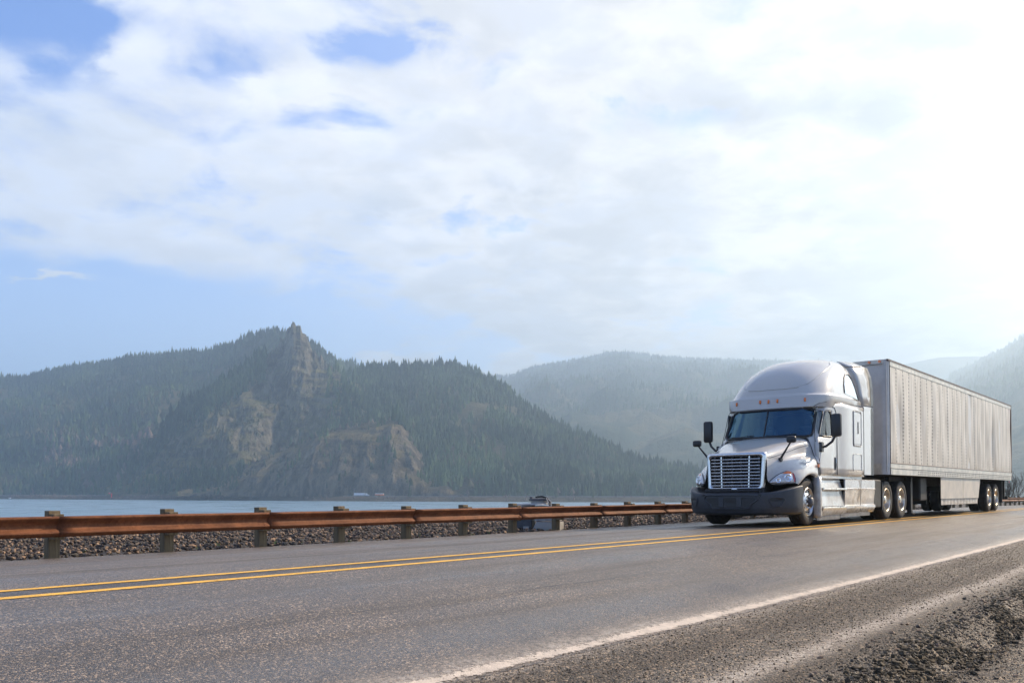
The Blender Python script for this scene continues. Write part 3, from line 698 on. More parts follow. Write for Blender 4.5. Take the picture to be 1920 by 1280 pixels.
pt_bluff = ridge('hill', [(330, 922, 1260), (400, 905, 1270), (440, 885, 1280), (500, 852, 1290), (560, 828, 1300), (620, 806, 1300), (660, 797, 1300), (700, 790, 1300), (735, 782, 1300), (752, 790, 1300), (770, 812, 1290), (785, 842, 1280), (800, 862, 1270), (838, 873, 1255), (850, 893, 1240), (880, 905, 1230), (930, 923, 1220)],
    [(330, 1215), (600, 1145), (930, 1105)], M['bluff'], .62, 1.3, 12, nt=90, step=1.2, seed=23, fine=6, flute=9., label='bare brown rock bluff below the crag')
FS = 1.2
pt_far = ridge('hill', [(a_, b_, c_ * FS) for a_, b_, c_ in [(700, 745, 4300), (860, 725, 4300), (915, 709, 4300), (960, 708, 4350), (1000, 692, 4400), (1040, 684, 4400), (1080, 678, 4400), (1110, 671, 4450), (1140, 664, 4500), (1175, 663, 4500), (1220, 669, 4500), (1300, 676, 4500), (1400, 679, 4500), (1480, 681, 4500), (1560, 692, 4500), (1700, 735, 4400), (1850, 800, 4300)]],
    [(700, 1900), (1200, 1750), (1850, 1500)], M['hill'], .9, .6, 90, seed=31, label='broad hazy forested mountain across the river')
pt_vfar = ridge('hill', [(a_, b_, c_ * .76) for a_, b_, c_ in [(1450, 705, 8200), (1600, 690, 8200), (1700, 682, 8200), (1760, 670, 8200), (1810, 668, 8200), (1870, 668, 8200), (1950, 690, 8200), (2200, 700, 8200)]], [(1450, 5000), (2200, 5000)], M['hill'], .9, .6, 120, nt=30, step=8, seed=37, label='faint distant mountain behind the trailer')
pt_right = ridge('hill', [(a_, b_, c_ * 1.5) for a_, b_, c_ in [(1640, 800, 3600), (1700, 755, 3500), (1740, 730, 3450), (1780, 706, 3400), (1820, 690, 3350), (1850, 673, 3300), (1880, 660, 3250), (1905, 643, 3200), (1925, 628, 3150), (2000, 590, 3100), (2200, 560, 3000)]],
    [(1640, 1500), (2200, 900)], M['hill'], .95, .6, 50, seed=43, label='blue hazy mountain slope behind the trailer at the right')

def mk_crag(px, t):
    g = lambda cx, cy, rx, ry: math.exp(-((px - cx) / rx) ** 2 - ((t - cy) / ry) ** 2)
    m_ = 0
    if px < 500: m_ += 1.0 * (t > .72 + .12 * (px - 300) / 200)
    if px > 500: m_ += g(640, .55, 75, .22) * 1.1 + g(720, .6, 70, .35) + g(700, .85, 90, .12) * .9 + g(820, .5, 80, .5)
    m_ += g(570, .38, 60, .10) * .9 + g(440, .12, 110, .08) * .9 + g(330, .1, 90, .1) * .7 - g(430, .5, 90, .25)
    m_ -= 1.4 * g(548, .9, 34, .22); m_ += .25 * (noise.noise((px * .03, t * 9, 1)) > .18) - .1
    if 498 < px < 612 and t > .55: m_ = 0
    return m_
trees = grow(pt_back, -420, 900, 17000, 19, lambda px, t: 1. - .85 * (noise.noise((px * .012, t * 7, 3)) > .26 and t < .8), seed=1)
trees += grow(pt_back, 0, 660, 1500, 20, full, .985, 1.03, seed=21)
forest('forest', trees, M['conifer'], 'dense conifer wood covering the long back ridge')
trees = grow(pt_mid, 620, 1330, 9500, 21, lambda px, t: 1. - .9 * (noise.noise((px * .014, t * 5, 8)) > .22 and px > 860 and t < .9), seed=2)
trees += grow(pt_mid, 650, 960, 500, 23, full, .98, 1.03, seed=22)
forest('forest', trees, M['conifer'], 'conifer wood on the hill right of the crag', seed=5)
trees = grow(pt_crag, 210, 930, 3600, 18, mk_crag, seed=3); trees += grow(pt_crag, 300, 498, 900, 24, full, .88, 1.02, seed=24)
forest('forest', trees, M['conifer'], 'conifers scattered over the slopes of the crag', seed=6)
trees = grow(pt_bluff, 330, 930, 260, 11, lambda px, t: (noise.noise((px * .03, t * 5, 8)) > .05) * 1., seed=4); trees += grow(pt_bluff, 735, 790, 40, 17, full, .93, 1.04, seed=25)
forest('forest', trees, M['conifer'], 'few conifers standing on the bare bluff', seed=7)
trees = grow(pt_far, 860, 1720, 16000, 22, full, .25, 1.02, seed=5) + grow(pt_far, 880, 1500, 900, 21, full, .985, 1.02, seed=26)
forest('forest', trees, M['conifer'], 'hazy conifer wood on the broad mountain', seed=8)
trees = grow(pt_right, 1780, 2050, 5000, 27, full, .3, 1.02, seed=6); forest('forest', trees, M['conifer'], 'blue hazy conifers on the right mountain slope', seed=9)
r2 = random.Random(77); hb = grow(pt_back, -300, 560, 2600, 14, lambda px, t: 1. * (noise.noise((px * .02, t * 11, 31)) > .18), t1=.7, seed=41) + grow(pt_mid, 760, 1300, 1500, 14, lambda px, t: 1. * (noise.noise((px * .03, t * 9, 33)) > .16), t1=.85, seed=42) + grow(pt_crag, 230, 900, 900, 11, lambda px, t: 1. * (noise.noise((px * .03, t * 9, 35)) > .0), t1=.7, seed=43)
forest('leafless_brush', hb, M['shrub'], 'greenish brown leafless woods and shrubs between the hillside conifers', 'round', seed=15)
# shoreline belt of conifers and leafless brush
r = random.Random(12); trees = []; brush = []
for i in range(5200):
    px = r.uniform(-300, 1500); y = shore(px) + r.uniform(62, 230); dens = 1. if px < 340 else (.0 if px < 890 else .9)
    if r.random() > dens: continue
    z = -5.6; h = r.uniform(10, 20) if px < 340 else r.uniform(7, 19)
    trees.append((px2u(px) * y, y, z, h, min(1, max(0, .4 + .5 * noise.noise((px * .03, y * .02, 1)) + r.uniform(-.2, .2)))))
forest('forest', trees, M['conifer'], 'belt of conifers along the far shore', seed=10)
for i in range(1700):
    px = r.uniform(-300, 420) if r.random() < .8 else r.uniform(400, 1300); y = shore(px) + (r.uniform(2, 26) if r.random() < .55 else r.uniform(70, 200))
    if noise.noise((px * .02, y * .01, 4)) < -.05: continue
    low = y < shore(px) + 30; z = float(np.interp(y - shore(px), [0, 28], [WZ + .5, -5.8])) if low else -5.6; h = r.uniform(1.5, 4.5) if low else r.uniform(8, 15)
    brush.append((px2u(px) * y, y, z, h, r.random()))
for i in range(900):
    px = r.uniform(-200, 480); t = r.uniform(.01, .3)
    if noise.noise((px * .014, t * 9, 14)) < .12: continue
    x, y, z = pt_back(px, t); brush.append((x, y, z, r.uniform(12, 19), r.random()))
forest('leafless_brush', brush, M['brush'], 'pale leafless brush and alders along the far shore', 'round', seed=11)
# a few single conifers that stand out against the bank
def conifer(px, h, label, dy=20):
    y = shore(px) + dy; z = float(np.interp(dy, [0, 4, 12, 20, 28], [WZ, WZ + 1.4, WZ + 3.2, WZ + 4.6, -5.75])) - .5
    e = empty('conifer_tree', (px2u(px) * y, y, z), label=label, cat='tree', group='lone conifers on the far bank')
    MB().tube([(0, 0, 0), (0, 0, h * .6), (0, 0, h * .97)], [h * .018, h * .012, h * .003], 6).build('trunk', M['bark'], e)
    V = []; F = []
    r = random.Random(int(px)); n = 420
    for i in range(n):
        t = .1 + .9 * (i / n); zc = h * t; rad = h * .17 * (1 - t) ** .8 * r.uniform(.45, 1.1) + .08; a = r.uniform(0, 6.28); w = rad * .32 + .1
        ca, sa = math.cos(a), math.sin(a); j = len(V)
        V += [(ca * rad * .1 - sa * w * .3, sa * rad * .1 + ca * w * .3, zc + h * .02), (ca * rad - sa * w * .5, sa * rad + ca * w * .5, zc - h * .025), (ca * rad + sa * w * .5, sa * rad - ca * w * .5, zc - h * .03), (ca * rad * .1 + sa * w * .3, sa * rad * .1 - ca * w * .3, zc + h * .015)]
        F.append((j, j + 1, j + 2, j + 3))
    np_mesh('crown', V, F, M['conifer'], False, e, tone=np.random.RandomState(int(px)).uniform(.2, .7, len(V)))
conifer(768, 20, 'tallest lone conifer on the bank, right of the far truck'); conifer(366, 9, 'small dark conifer on the bank below the bare bluff')
conifer(1043, 17, 'conifer on the bank straight above the dark machine lid'); conifer(1112, 13, 'conifer on the bank farthest right before the semi truck')

# ---- traffic on the far highway
def far_pt(px, dy): y = shore0(px) + dy; return (px2u(px) * y, y, -5.4)
fx, fy, fz = far_pt(676, 41); ang = -math.atan2(60, 330) * 1.35
ft = empty('distant_truck', (fx, fy, fz), (0, 0, ang), label='tiny white semi truck driving on the highway across the river', cat='truck')
m = MB(); m.box(-8.5, 5.4, -1.3, 1.3, 1.1, 4.1, .08); m.build('trailer_body', M['far_white'], ft)
m = MB(); m.add([(6.9, -1.2, 1), (11.2, -1.2, 1), (11.2, -1.2, 1.9), (9.2, -1.2, 2.2), (8.6, -1.2, 3.2), (6.9, -1.2, 3.9)] + [(6.9, 1.2, 1), (11.2, 1.2, 1), (11.2, 1.2, 1.9), (9.2, 1.2, 2.2), (8.6, 1.2, 3.2), (6.9, 1.2, 3.9)],
    [(0, 1, 2, 3, 4, 5), (6, 7, 8, 9, 10, 11), (0, 1, 7, 6), (1, 2, 8, 7), (2, 3, 9, 8), (3, 4, 10, 9), (4, 5, 11, 10), (5, 0, 6, 11)]); m.build('cab', M['far_white'], ft)
for x in (-7, -5.7, 6.2, 7.4, 10.2):
    for y in (-1.2, .9): MB().lathe_y([(.01, 0), (.5, 0), (.5, .3), (.01, .3)], x, y, .5, 14).build('wheel', M['rubber'], ft)
MB().box(-8, 10, -.5, .5, .7, 1.1).build('chassis', M['frame_black'], ft)
fx, fy, fz = far_pt(711.5, 41)
fb = empty('distant_trailer', (fx, fy, fz), (0, 0, ang), label='tiny orange truck trailer with white top on the far highway', cat='trailer')
MB().box(-5.6, 5.6, -1.25, 1.25, 1.2, 2.7, .06).build('body', M['far_orange'], fb)
MB().box(-5.5, 5.5, -1.2, 1.2, 2.702, 3.6, .1).build('roof', M['far_white'], fb)
MB().box(-2.4, 3.8, -1.1, 1.1, .55, 1.2, .05).build('underbody', M['far_orange'], fb)
for x in (-4.4, 4.6):
    for y in (-1.2, .9): MB().lathe_y([(.01, 0), (.48, 0), (.48, .3), (.01, .3)], x, y, .48, 14).build('wheel', M['rubber'], fb)
# red channel marker on its small pier
y_ = shore0(209) - 6; mk = empty('channel_marker', (px2u(208) * y_, y_, WZ), label='red board marker on a small pier at the far waterline', cat='channel marker')
m = MB(); m.box(.1, 1.5, -.1, .1, 3.2, 9.2); m.build('board', M['far_red'], mk)
m = MB(); m.box(-3.4, -1.2, -.1, .1, 8.5, 10.); m.build('sign', M['far_red'], mk, )
m = MB(); m.box(-2.1, -.8, -.3, .3, 10., 10.6); m.build('light', M['far_blue'], mk)
m = MB()
for x in (-4, -1.6, .8, 3): m.tube([(x, 0, -2), (x * .8, 0, 3.4 if x < 2 else 2.4)], .14, 6)
m.tube([(-1.7, 0, 3), (-1.7, 0, 10.)], .1, 6); m.build('piling', M['bark'], mk)
MB().box(-5, 4, -1, 1, 1.2, 1.6).build('deck', M['bark'], mk)
# small moored boat at the left
y_ = shore0(19) - 8; bt_ = empty('moored_boat', (px2u(19) * y_, y_, WZ), label='tiny moored boat close to the far shore at the left', cat='boat')
m = MB(); m.add([(-5, -1.2, .9), (4, -1.3, .9), (6.5, 0, 1.2), (4, 1.3, .9), (-5, 1.2, .9), (-4.6, -.9, -.2), (3.5, -1, -.2), (5.4, 0, -.1), (3.5, 1, -.2), (-4.6, .9, -.2)], [(0, 1, 2, 3, 4), (5, 6, 7, 8, 9), (0, 1, 6, 5), (1, 2, 7, 6), (2, 3, 8, 7), (3, 4, 9, 8), (4, 0, 5, 9)]); m.build('hull', M['machine_dark'], bt_)
MB().box(-2, 1.2, -.8, .8, .95, 2.3, .1).build('cabin', M['far_white'], bt_)

# ---- bare tree behind the guardrail at the right
e_ = None
def bare_tree(x, y, z, h, label):
    e = empty('bare_tree', (x, y, z), label=label, cat='tree'); r = random.Random(31)
    limb = MB(); twig = MB()
    def grow_(p, d, l, rad, dep):
        n = 3; pts = [p]; q = p; dd = d
        for i in range(n):
            dd = (dd + Vector((r.uniform(-.16, .16), r.uniform(-.16, .16), r.uniform(-.05, .14)))).normalized(); q = q + dd * (l / n); pts.append(q)
        (limb if dep < 2 else twig).tube(pts, [rad * (1 - .45 * i / n) for i in range(n + 1)], 5 if dep < 2 else 3)
        if dep >= 5: return
        for k in range(3 if dep < 4 else 2):
            a = r.uniform(0, 6.28); sp = r.uniform(.35, .8); side = Vector((math.cos(a), math.sin(a), r.uniform(-.1, .5)))
            st = pts[r.choice([1, 2, 3]) if k else 3]; grow_(st, (dd + side * sp).normalized(), l * r.uniform(.6, .8), rad * .58, dep + 1)
    for k in range(5):
        a = k * 1.3 + r.uniform(-.3, .3); grow_(Vector((0, 0, -.3)), Vector((math.cos(a) * .5, math.sin(a) * .5, 1)).normalized(), h * .33, .07, 0)
    limb.build('trunk', M['bark'], e); twig.build('crown', M['bark'], e); return e
bx, by = px2u(1897) * 92, 92.
bare_tree(bx, by, -1.2, 4.9, 'leafless grey tree beyond the guardrail behind the trailer')

# ================================================================ SEMI TRUCK (x runs backwards from the front axle, y towards the camera side)
TH, ROLL = .674, .0098
Dv = (math.sin(TH), math.cos(TH)); ORG = (5.4499, 20.0397, HC - .7381)
rot = (ROLL, 0, math.atan2(-Dv[1], -Dv[0]))
tr = empty('semi_truck', ORG, rot, label='white semi truck with chrome grille coming along the far lane', cat='truck')
def T(): return MB(flip=True)
# ---------------- hood with its fenders (control net, subdivided)
rowsH = [
 [(-1.17, 0, 1.545), (-.85, 0, 1.64), (-.5, 0, 1.75), (-.15, 0, 1.85), (.1, 0, 1.905), (.29, 0, 1.93)],
 [(-1.17, .33, 1.54), (-.85, .36, 1.63), (-.5, .4, 1.74), (-.15, .43, 1.84), (.12, .46, 1.895), (.31, .5, 1.92)],
 [(-1.13, .60, 1.52), (-.85, .64, 1.59), (-.52, .71, 1.68), (-.17, .79, 1.78), (.14, .87, 1.84), (.42, .94, 1.88)],
 [(-1.12, .67, 1.44), (-.87, .71, 1.47), (-.55, .79, 1.55), (-.18, .87, 1.64), (.13, .95, 1.71), (.38, 1.01, 1.75)],
 [(-1.14, .68, 1.15), (-.93, .75, 1.24), (-.58, .84, 1.38), (-.2, .92, 1.48), (.12, .99, 1.53), (.37, 1.04, 1.55)],
 [(-1.20, .69, .87), (-.98, .85, 1.13), (-.62, .97, 1.31), (-.22, 1.04, 1.42), (.12, 1.09, 1.46), (.37, 1.12, 1.46)],
 [(-1.02, .90, .86), (-.80, 1.06, 1.06), (-.5, 1.14, 1.22), (-.16, 1.17, 1.31), (.13, 1.18, 1.35), (.37, 1.18, 1.34)],
 [(-.74, 1.13, .90), (-.60, 1.18, 1.03), (-.39, 1.20, 1.13), (-.12, 1.21, 1.19), (.13, 1.21, 1.20), (.37, 1.2, 1.14)],
 [(-.62, 1.16, .87), (-.52, 1.20, .95), (-.35, 1.22, 1.05), (-.12, 1.225, 1.10), (.14, 1.225, 1.10), (.37, 1.2, 1.02)],
 [(-.60, 1.09, .84), (-.50, 1.13, .93), (-.34, 1.15, 1.03), (-.12, 1.16, 1.075), (.13, 1.16, 1.075), (.36, 1.14, 1.0)]]
m = T()
net = [[(x, -y, z) for x, y, z in r] for r in rowsH[:0:-1]] + rowsH
m.grid(net); hood = m.build('hood', M['paint'], tr, smooth=True, sub=3)
# surface lookup for things mounted on the hood
def surf_tree(obj):
    dg = bpy.context.evaluated_depsgraph_get(); dg.update(); ev = obj.evaluated_get(dg); me = ev.to_mesh()
    t = BVHTree.FromPolygons([v.co.copy() for v in me.vertices], [list(p.vertices) for p in me.polygons]); ev.to_mesh_clear(); return t
ht = surf_tree(hood)
def on_hood(x, y, z, lift):
    c = Vector((-x, y, z)); l, nrm, i, d = ht.find_nearest(c); ctr = Vector((0, 0, .8))
    if nrm.dot(l - ctr) < 0: nrm = -nrm
    q = l + nrm * lift; return (-q.x, q.y, q.z)
def headlight(sg):
    out = [(-1.19, .72, .885), (-1.06, .84, .88), (-.92, .97, .885), (-.80, 1.08, .89), (-.735, 1.125, .90), (-.725, 1.12, 1.0), (-.725, 1.09, 1.10), (-.77, 1.05, 1.15), (-.84, .98, 1.16), (-.93, .91, 1.12), (-1.02, .84, 1.06), (-1.10, .78, .99), (-1.16, .74, .93)]
    n = len(out); cen = Vector((0, 0, 0))
    for p in out: cen += Vector(p) / n
    V = []; F = []
    ks = [1.0, .97, .8, .5, .2]; lf = [-.01, .014, .03, .036, .038]
    for k, l in zip(ks, lf):
        for p in out: q = cen.lerp(Vector(p), k); V.append(on_hood(q.x, q.y, q.z, l))
    V.append(on_hood(*cen, .038))
    for r in range(len(ks) - 1): F += [(r * n + j, r * n + (j + 1) % n, (r + 1) * n + (j + 1) % n, (r + 1) * n + j) for j in range(n)]
    F += [((len(ks) - 1) * n + j, (len(ks) - 1) * n + (j + 1) % n, len(V) - 1) for j in range(n)]
    V = [(x, sg * y, z) for x, y, z in V]
    o = T().add(V, F).build('headlight', M['lens'], tr, smooth=True)
    ring = T().tube([(lambda q: (q[0], sg * q[1], q[2]))(on_hood(*p, .006)) for p in out], .011, 6, closed=True).build('seal', M['black'], o)
    for (x, y, z), rr in (((-.865, 1.0, .995), .088), ((-1.03, .86, .945), .055)):
        q = Vector(on_hood(x, y, z, .034)); nn = Vector((-.75, .62, .12)).normalized(); u = nn.cross(Vector((0, 0, 1))).normalized(); w = u.cross(nn)
        def ringp(r, l): return [tuple((q + nn * l + (u * math.cos(a) + w * math.sin(a)) * r)) for a in [2 * math.pi * k / 18 for k in range(18)]]
        m = T(); m.grid([[(a, sg * b, c) for a, b, c in ringp(r, l)] for r, l in ((rr, -.01), (rr, .012), (rr * .86, .016), (rr * .6, .002), (rr * .28, -.004), (rr * .2, .012), (.002, .014))], True)
        m.build('reflector', M['reflector'], o, smooth=True)
    def patch(nm, P_, mt, l):
        pp = [on_hood(*p, l) for p in P_]; m = T(); m.add([(a, sg * b, c) for a, b, c in pp] , [tuple(range(len(pp)))]); b_ = m.build(nm, mt, o)
        md = b_.modifiers.new('s', 'SOLIDIFY'); md.thickness = .01
    patch('turn_signal', [(-.93, .92, 1.095), (-.84, .99, 1.08), (-.775, 1.045, 1.08), (-.78, 1.04, 1.135), (-.84, .985, 1.145)], M['amber'], .040)
    patch('side_reflector', [(-.775, 1.09, .915), (-.75, 1.105, .92), (-.742, 1.105, 1.0), (-.745, 1.085, 1.09), (-.77, 1.06, 1.10), (-.772, 1.08, 1.0)], M['red'], .036)
    return o
headlight(1); headlight(-1)
# side marker on the door front
T().box(.30, .36, 1.20, 1.235, 1.24, 1.31, .01).build('marker_light', M['amber'], tr)
# ---------------- grille
gx = -1.155
def gpt(y, z): return (gx - .055 * (1 - (y / .66) ** 2) - .02 * (1.15 - z), y, z)
def gout(k): # rounded trapezoid outline, k grows outward
    pts = []
    for (cy, cz), (a0, a1) in (((.51 + k, 1.40 + k), (0, 90)), ((-.51 - k, 1.40 + k), (90, 180)), ((-.48 - k, .89 - k), (180, 270)), ((.48 + k, .89 - k), (270, 360))):
        for t in range(7): a = R(a0 + (a1 - a0) * t / 6); pts.append((cy + .07 * math.cos(a), cz + .07 * math.sin(a)))
    full_ = []
    for i in range(len(pts)):
        a, b = pts[i], pts[(i + 1) % len(pts)]; full_.append(a)
        if math.dist(a, b) > .2: full_ += [(a[0] + (b[0] - a[0]) * t / 6, a[1] + (b[1] - a[1]) * t / 6) for t in range(1, 6)]
    return full_
m = T(); rows = []
for k, dx in ((.082, .05), (.080, -.01), (.06, -.034), (.015, -.034), (0, -.015), (-.006, .06)):
    rows.append([(lambda p: (p[0] + dx, p[1], p[2]))(gpt(y, z)) for y, z in gout(k)])
m.grid(rows, True); gr = m.build('grille', M['chrome'], tr, smooth=True)
m = T(); m.add([(lambda p: (p[0] + .10, p[1], p[2]))(gpt(y, z)) for y, z in gout(.0)], [tuple(range(len(gout(0))))]); m.build('backing', M['frame_black'], gr)
m = T()
for i in range(6): y = -.5 + i * .2; m.box(gx + .03, gx + .06, y - .02, y + .02, .82, 1.49)
m.build('radiator_mesh', M['machine_dark'], gr)
for i in range(9):
    z = .86 + i * .0685; hw = .55; m = T(); rows = []
    for a, b in ((-.012, -.013), (-.028, 0), (-.012, .013), (.03, .015), (.03, -.015)): rows.append([(lambda p: (p[0] + a, p[1], p[2] + b))(gpt(-hw + 2 * hw * t / 16, z)) for t in range(17)])
    m.grid(rows + [rows[0]]); m.build('slat', M['chrome'], gr, smooth=True)
for y in (-.31, .31): m = T(); rows = [[(lambda p: (p[0] + dx, p[1] + dy, p[2]))(gpt(y * (1 + .06 * (z - 1.15)), z)) for z in [.80, .95, 1.1, 1.25, 1.4, 1.5]] for dx, dy in ((.02, -.014), (.0, -.014), (.0, .014), (.04, .014), (.04, -.014), (.02, -.014))]; m.grid(rows); m.build('upright', M['chrome'], gr)
# ---------------- bumper
bo_ = [(-1.455, 0), (-1.45, .3), (-1.43, .55), (-1.36, .78), (-1.22, .98), (-1.02, 1.13), (-.82, 1.215), (-.62, 1.235)]
def bz(y, x): return .71 + .15 * max(0, min(1, (x + 1.35) / .6))
m = T(); full_o = [(x, -y) for x, y in bo_[:0:-1]] + bo_
def brow(ins, zf): return [(x + ins * (1 if abs(y) < .8 else .55), y - math.copysign(ins * .8, y) * min(1, abs(y) / 1.0), zf(x, y)) for x, y in full_o]
bot = lambda x, y: .245 + .03 * max(0, (x + 1.3))
rows = [brow(.30, bz and (lambda x, y: bz(y, x) - .02)), brow(.05, lambda x, y: bz(y, x)), brow(.01, lambda x, y: bz(y, x) - .015), brow(-.005, lambda x, y: bz(y, x) - .05), brow(.0, lambda x, y: .52), brow(.01, lambda x, y: .36), brow(.035, lambda x, y: .33), brow(.04, bot), brow(.3, lambda x, y: .235)]
m.grid(rows); bp = m.build('bumper', M['dark_plastic'], tr, smooth=True, sub=2)
def bsurf(y, z, out=.0):
    ys = [q[1] for q in bo_]; x = float(np.interp(abs(y), ys, [q[0] for q in bo_])); return (x - out, y, z)
def rrect(y0, y1, z0, z1, r, taper=0., n=5):
    pts = []
    for (cy, cz), a0 in (((y1 - r, z1 - r), 0), ((y0 + r, z1 - r), 90), ((y0 + r + taper, z0 + r), 180), ((y1 - r - taper, z0 + r), 270)):
        for t in range(n + 1): a = R(a0 + 90 * t / n); pts.append((cy + r * math.cos(a), cz + r * math.sin(a)))
    out = []
    for i in range(len(pts)):
        a, b = pts[i], pts[(i + 1) % len(pts)]; out.append(a)
        if math.dist(a, b) > .12: out += [(a[0] + (b[0] - a[0]) * t / 5, a[1] + (b[1] - a[1]) * t / 5) for t in range(1, 5)]
    return out
o_ = rrect(-.55, .55, .40, .60, .07, .12)
m = T(); m.tube([bsurf(y, z, .005) for y, z in rrect(-.60, .60, .375, .655, .09, .15)], .016, 6, closed=True); m.build('intake_frame', M['dark_plastic'], bp, smooth=True)
m = T(); n_ = len(o_); ctr_ = [bsurf(y * .55, (z - .5) * .4 + .5, .010) for y, z in o_]; m.grid([[bsurf(y, z, .012) for y, z in o_], ctr_], True); m.add(ctr_, [tuple(range(n_))]); m.build('intake', M['black'], bp)
for y in (-.2, .2): T().box(-1.478, -1.44, y - .055, y + .055, .40, .61, .012).build('intake_rib', M['dark_plastic'], bp)
for y in (-.62, .62):
    m = T(); p = bsurf(y, .655, .006); m.lathe_y([(0, 0)], 0, 0, 0, 3) if False else None
    m.tube([(p[0] + .03, p[1], p[2]), (p[0] - .008, p[1], p[2])], .028, 12); m.build('tow_hole', M['black'], bp)
for sg in (-1, 1):
    m = T(); m.tube([bsurf(sg * y, z, .004) for y, z in rrect(.80, 1.05, .42, .60, .05, .04)], .010, 6, closed=True); m.build('fog_lamp_frame', M['dark_plastic'], bp, smooth=True)
    m = T(); pp = [bsurf(sg * y, z, .002) for y, z in rrect(.82, 1.02, .53, .59, .02)]; m.add(pp, [tuple(range(len(pp)))]); m.build('fog_lamp', M['black'], bp)
T().tube([(-1.40, -.6, .745), (-1.40, .6, .745)], .02, 6).build('bumper_gap', M['black'], bp)
T().box(-1.25, -1.12, -.66, .66, .60, .80).build('gap_filler', M['frame_black'], bp)

# ---------------- cab and sleeper shell
zs = [1.07, 1.25, 1.5, 1.75, 1.88, 1.93, 2.05, 2.2, 2.35, 2.5, 2.56, 2.62, 2.72]
def ring(z):
    t = max(0, min(1, (z - 1.90) / .67))          # windscreen rake
    xc = .29 + .29 * t; xk = .52 + .38 * t; yk = 1.02 - .05 * t; fl = .012 * (z - 1.9)
    lean = .035 * max(0, (z - 1.9) / .7); wb = max(0., min(1., (1.91 - z) / .16)); mxp = lambda p, q: (p[0] + (q[0] - p[0]) * wb, p[1] + (q[1] - p[1]) * wb)
    r_ = [(xc, 0), (xc + .01, .25), (xc + .04, .5), (xc + .085, .75), (xk - .045, yk - .06), (xk, yk), (xk + .045, yk + .045), (xk + .10, 1.10 - lean), (.655 + .37 * t, 1.12 - lean + .03 * t), (.90 + .16 * t, 1.165 - lean), (1.12, 1.185 - lean), (1.28, 1.195 - lean), (1.36, 1.20 - lean * .8), (1.50, 1.215 - lean * .5), (1.72, 1.225), (1.80, 1.25), (2.3, 1.255), (2.8, 1.255), (3.26, 1.255), (3.27, 1.2), (3.27, .6), (3.27, 0)]
    for i_, q_ in ((5, (.40, 1.05)), (6, (.42, 1.12)), (7, (.46, 1.185)), (8, (.60, 1.20)), (9, (.85, 1.205)), (10, (1.12, 1.208)), (11, (1.28, 1.21))): r_[i_] = mxp(r_[i_], q_)
    return r_
NC = len(ring(2)); rows = [ring(z) for z in zs]
def shell_faces(skip):
    V = [(x, y, z) for r, z in zip(rows, zs) for x, y in r]; F = []
    for i in range(len(zs) - 1):
        for j in range(NC - 1):
            if skip(i, j, zs[i], zs[i + 1]): continue
            F.append((i * NC + j, i * NC + j + 1, (i + 1) * NC + j + 1, (i + 1) * NC + j))
    return V, F
iw = lambda i, j, a, b: (j < 5 and a >= 1.92 and b <= 2.57) or (8 <= j < 11 and a >= 1.92 and b <= 2.51) or (j < 6 and b <= 1.9)
V, F = shell_faces(iw)
m = T(); m.add(V, F); m.mirror_y(); m.box(.4, 3.25, -1.18, 1.18, 1.05, 1.08)
cab = m.build('cab', M['paint'], tr, smooth=True, merge=.0005)
md = cab.modifiers.new('solid', 'SOLIDIFY'); md.thickness = .03; md.offset = -1
def smooth_by_angle(o, a=40):
    me = o.data; bm = bmesh.new(); bm.from_mesh(me)
    for e in bm.edges:
        if len(e.link_faces) == 2 and e.calc_face_angle(0) > R(a): e.smooth = False
    bm.to_mesh(me); bm.free()
smooth_by_angle(cab, 35)
# windscreen glass
m = T(); wz = [1.93, 2.05, 2.2, 2.35, 2.5, 2.56]; gr_ = []
for z in wz: r = ring(z)[:6]; gr_.append([(x - .004, -y, z) for x, y in r[:0:-1]] + [(x - .004, y, z) for x, y in r])
m.grid(gr_); ws = m.build('windshield', M['glass'], tr, smooth=True)
def wsp(y, z, out=.012):
    r = ring(z); x = float(np.interp(abs(y), [p[1] for p in r[:6]], [p[0] for p in r[:6]])); return (x - out, y, z)
per = [wsp(y, 1.935) for y in np.linspace(-.90, .90, 15)] + [wsp(.99, 1.96), wsp(1.005, 2.03)] + [wsp(1.005 - .03 * t, 2.05 + .42 * t) for t in (0, .25, .5, .75, 1)] + [wsp(.945, 2.53), wsp(.89, 2.555)] + [wsp(y, 2.56) for y in np.linspace(.8, -.8, 13)] + [wsp(-.89, 2.555), wsp(-.945, 2.53)] + [wsp(-.975 - .03 * t, 2.47 - .42 * t) for t in (0, .25, .5, .75, 1)] + [wsp(-1.005, 2.03), wsp(-.99, 1.96)]
T().tube(per, .026, 6, closed=True).build('windshield_seal', M['black'], ws, smooth=True)
T().tube([wsp(0, 1.93), wsp(0, 2.25), wsp(0, 2.56)], .017, 6).build('centre_seal', M['black'], ws)
for a, b in ((-.85, -.25), (.05, .72)):
    T().tube([wsp(a, 1.975, .03), wsp((a + b) / 2, 1.965, .035), wsp(b, 1.995, .03)], .009, 6).build('wiper', M['black'], ws)
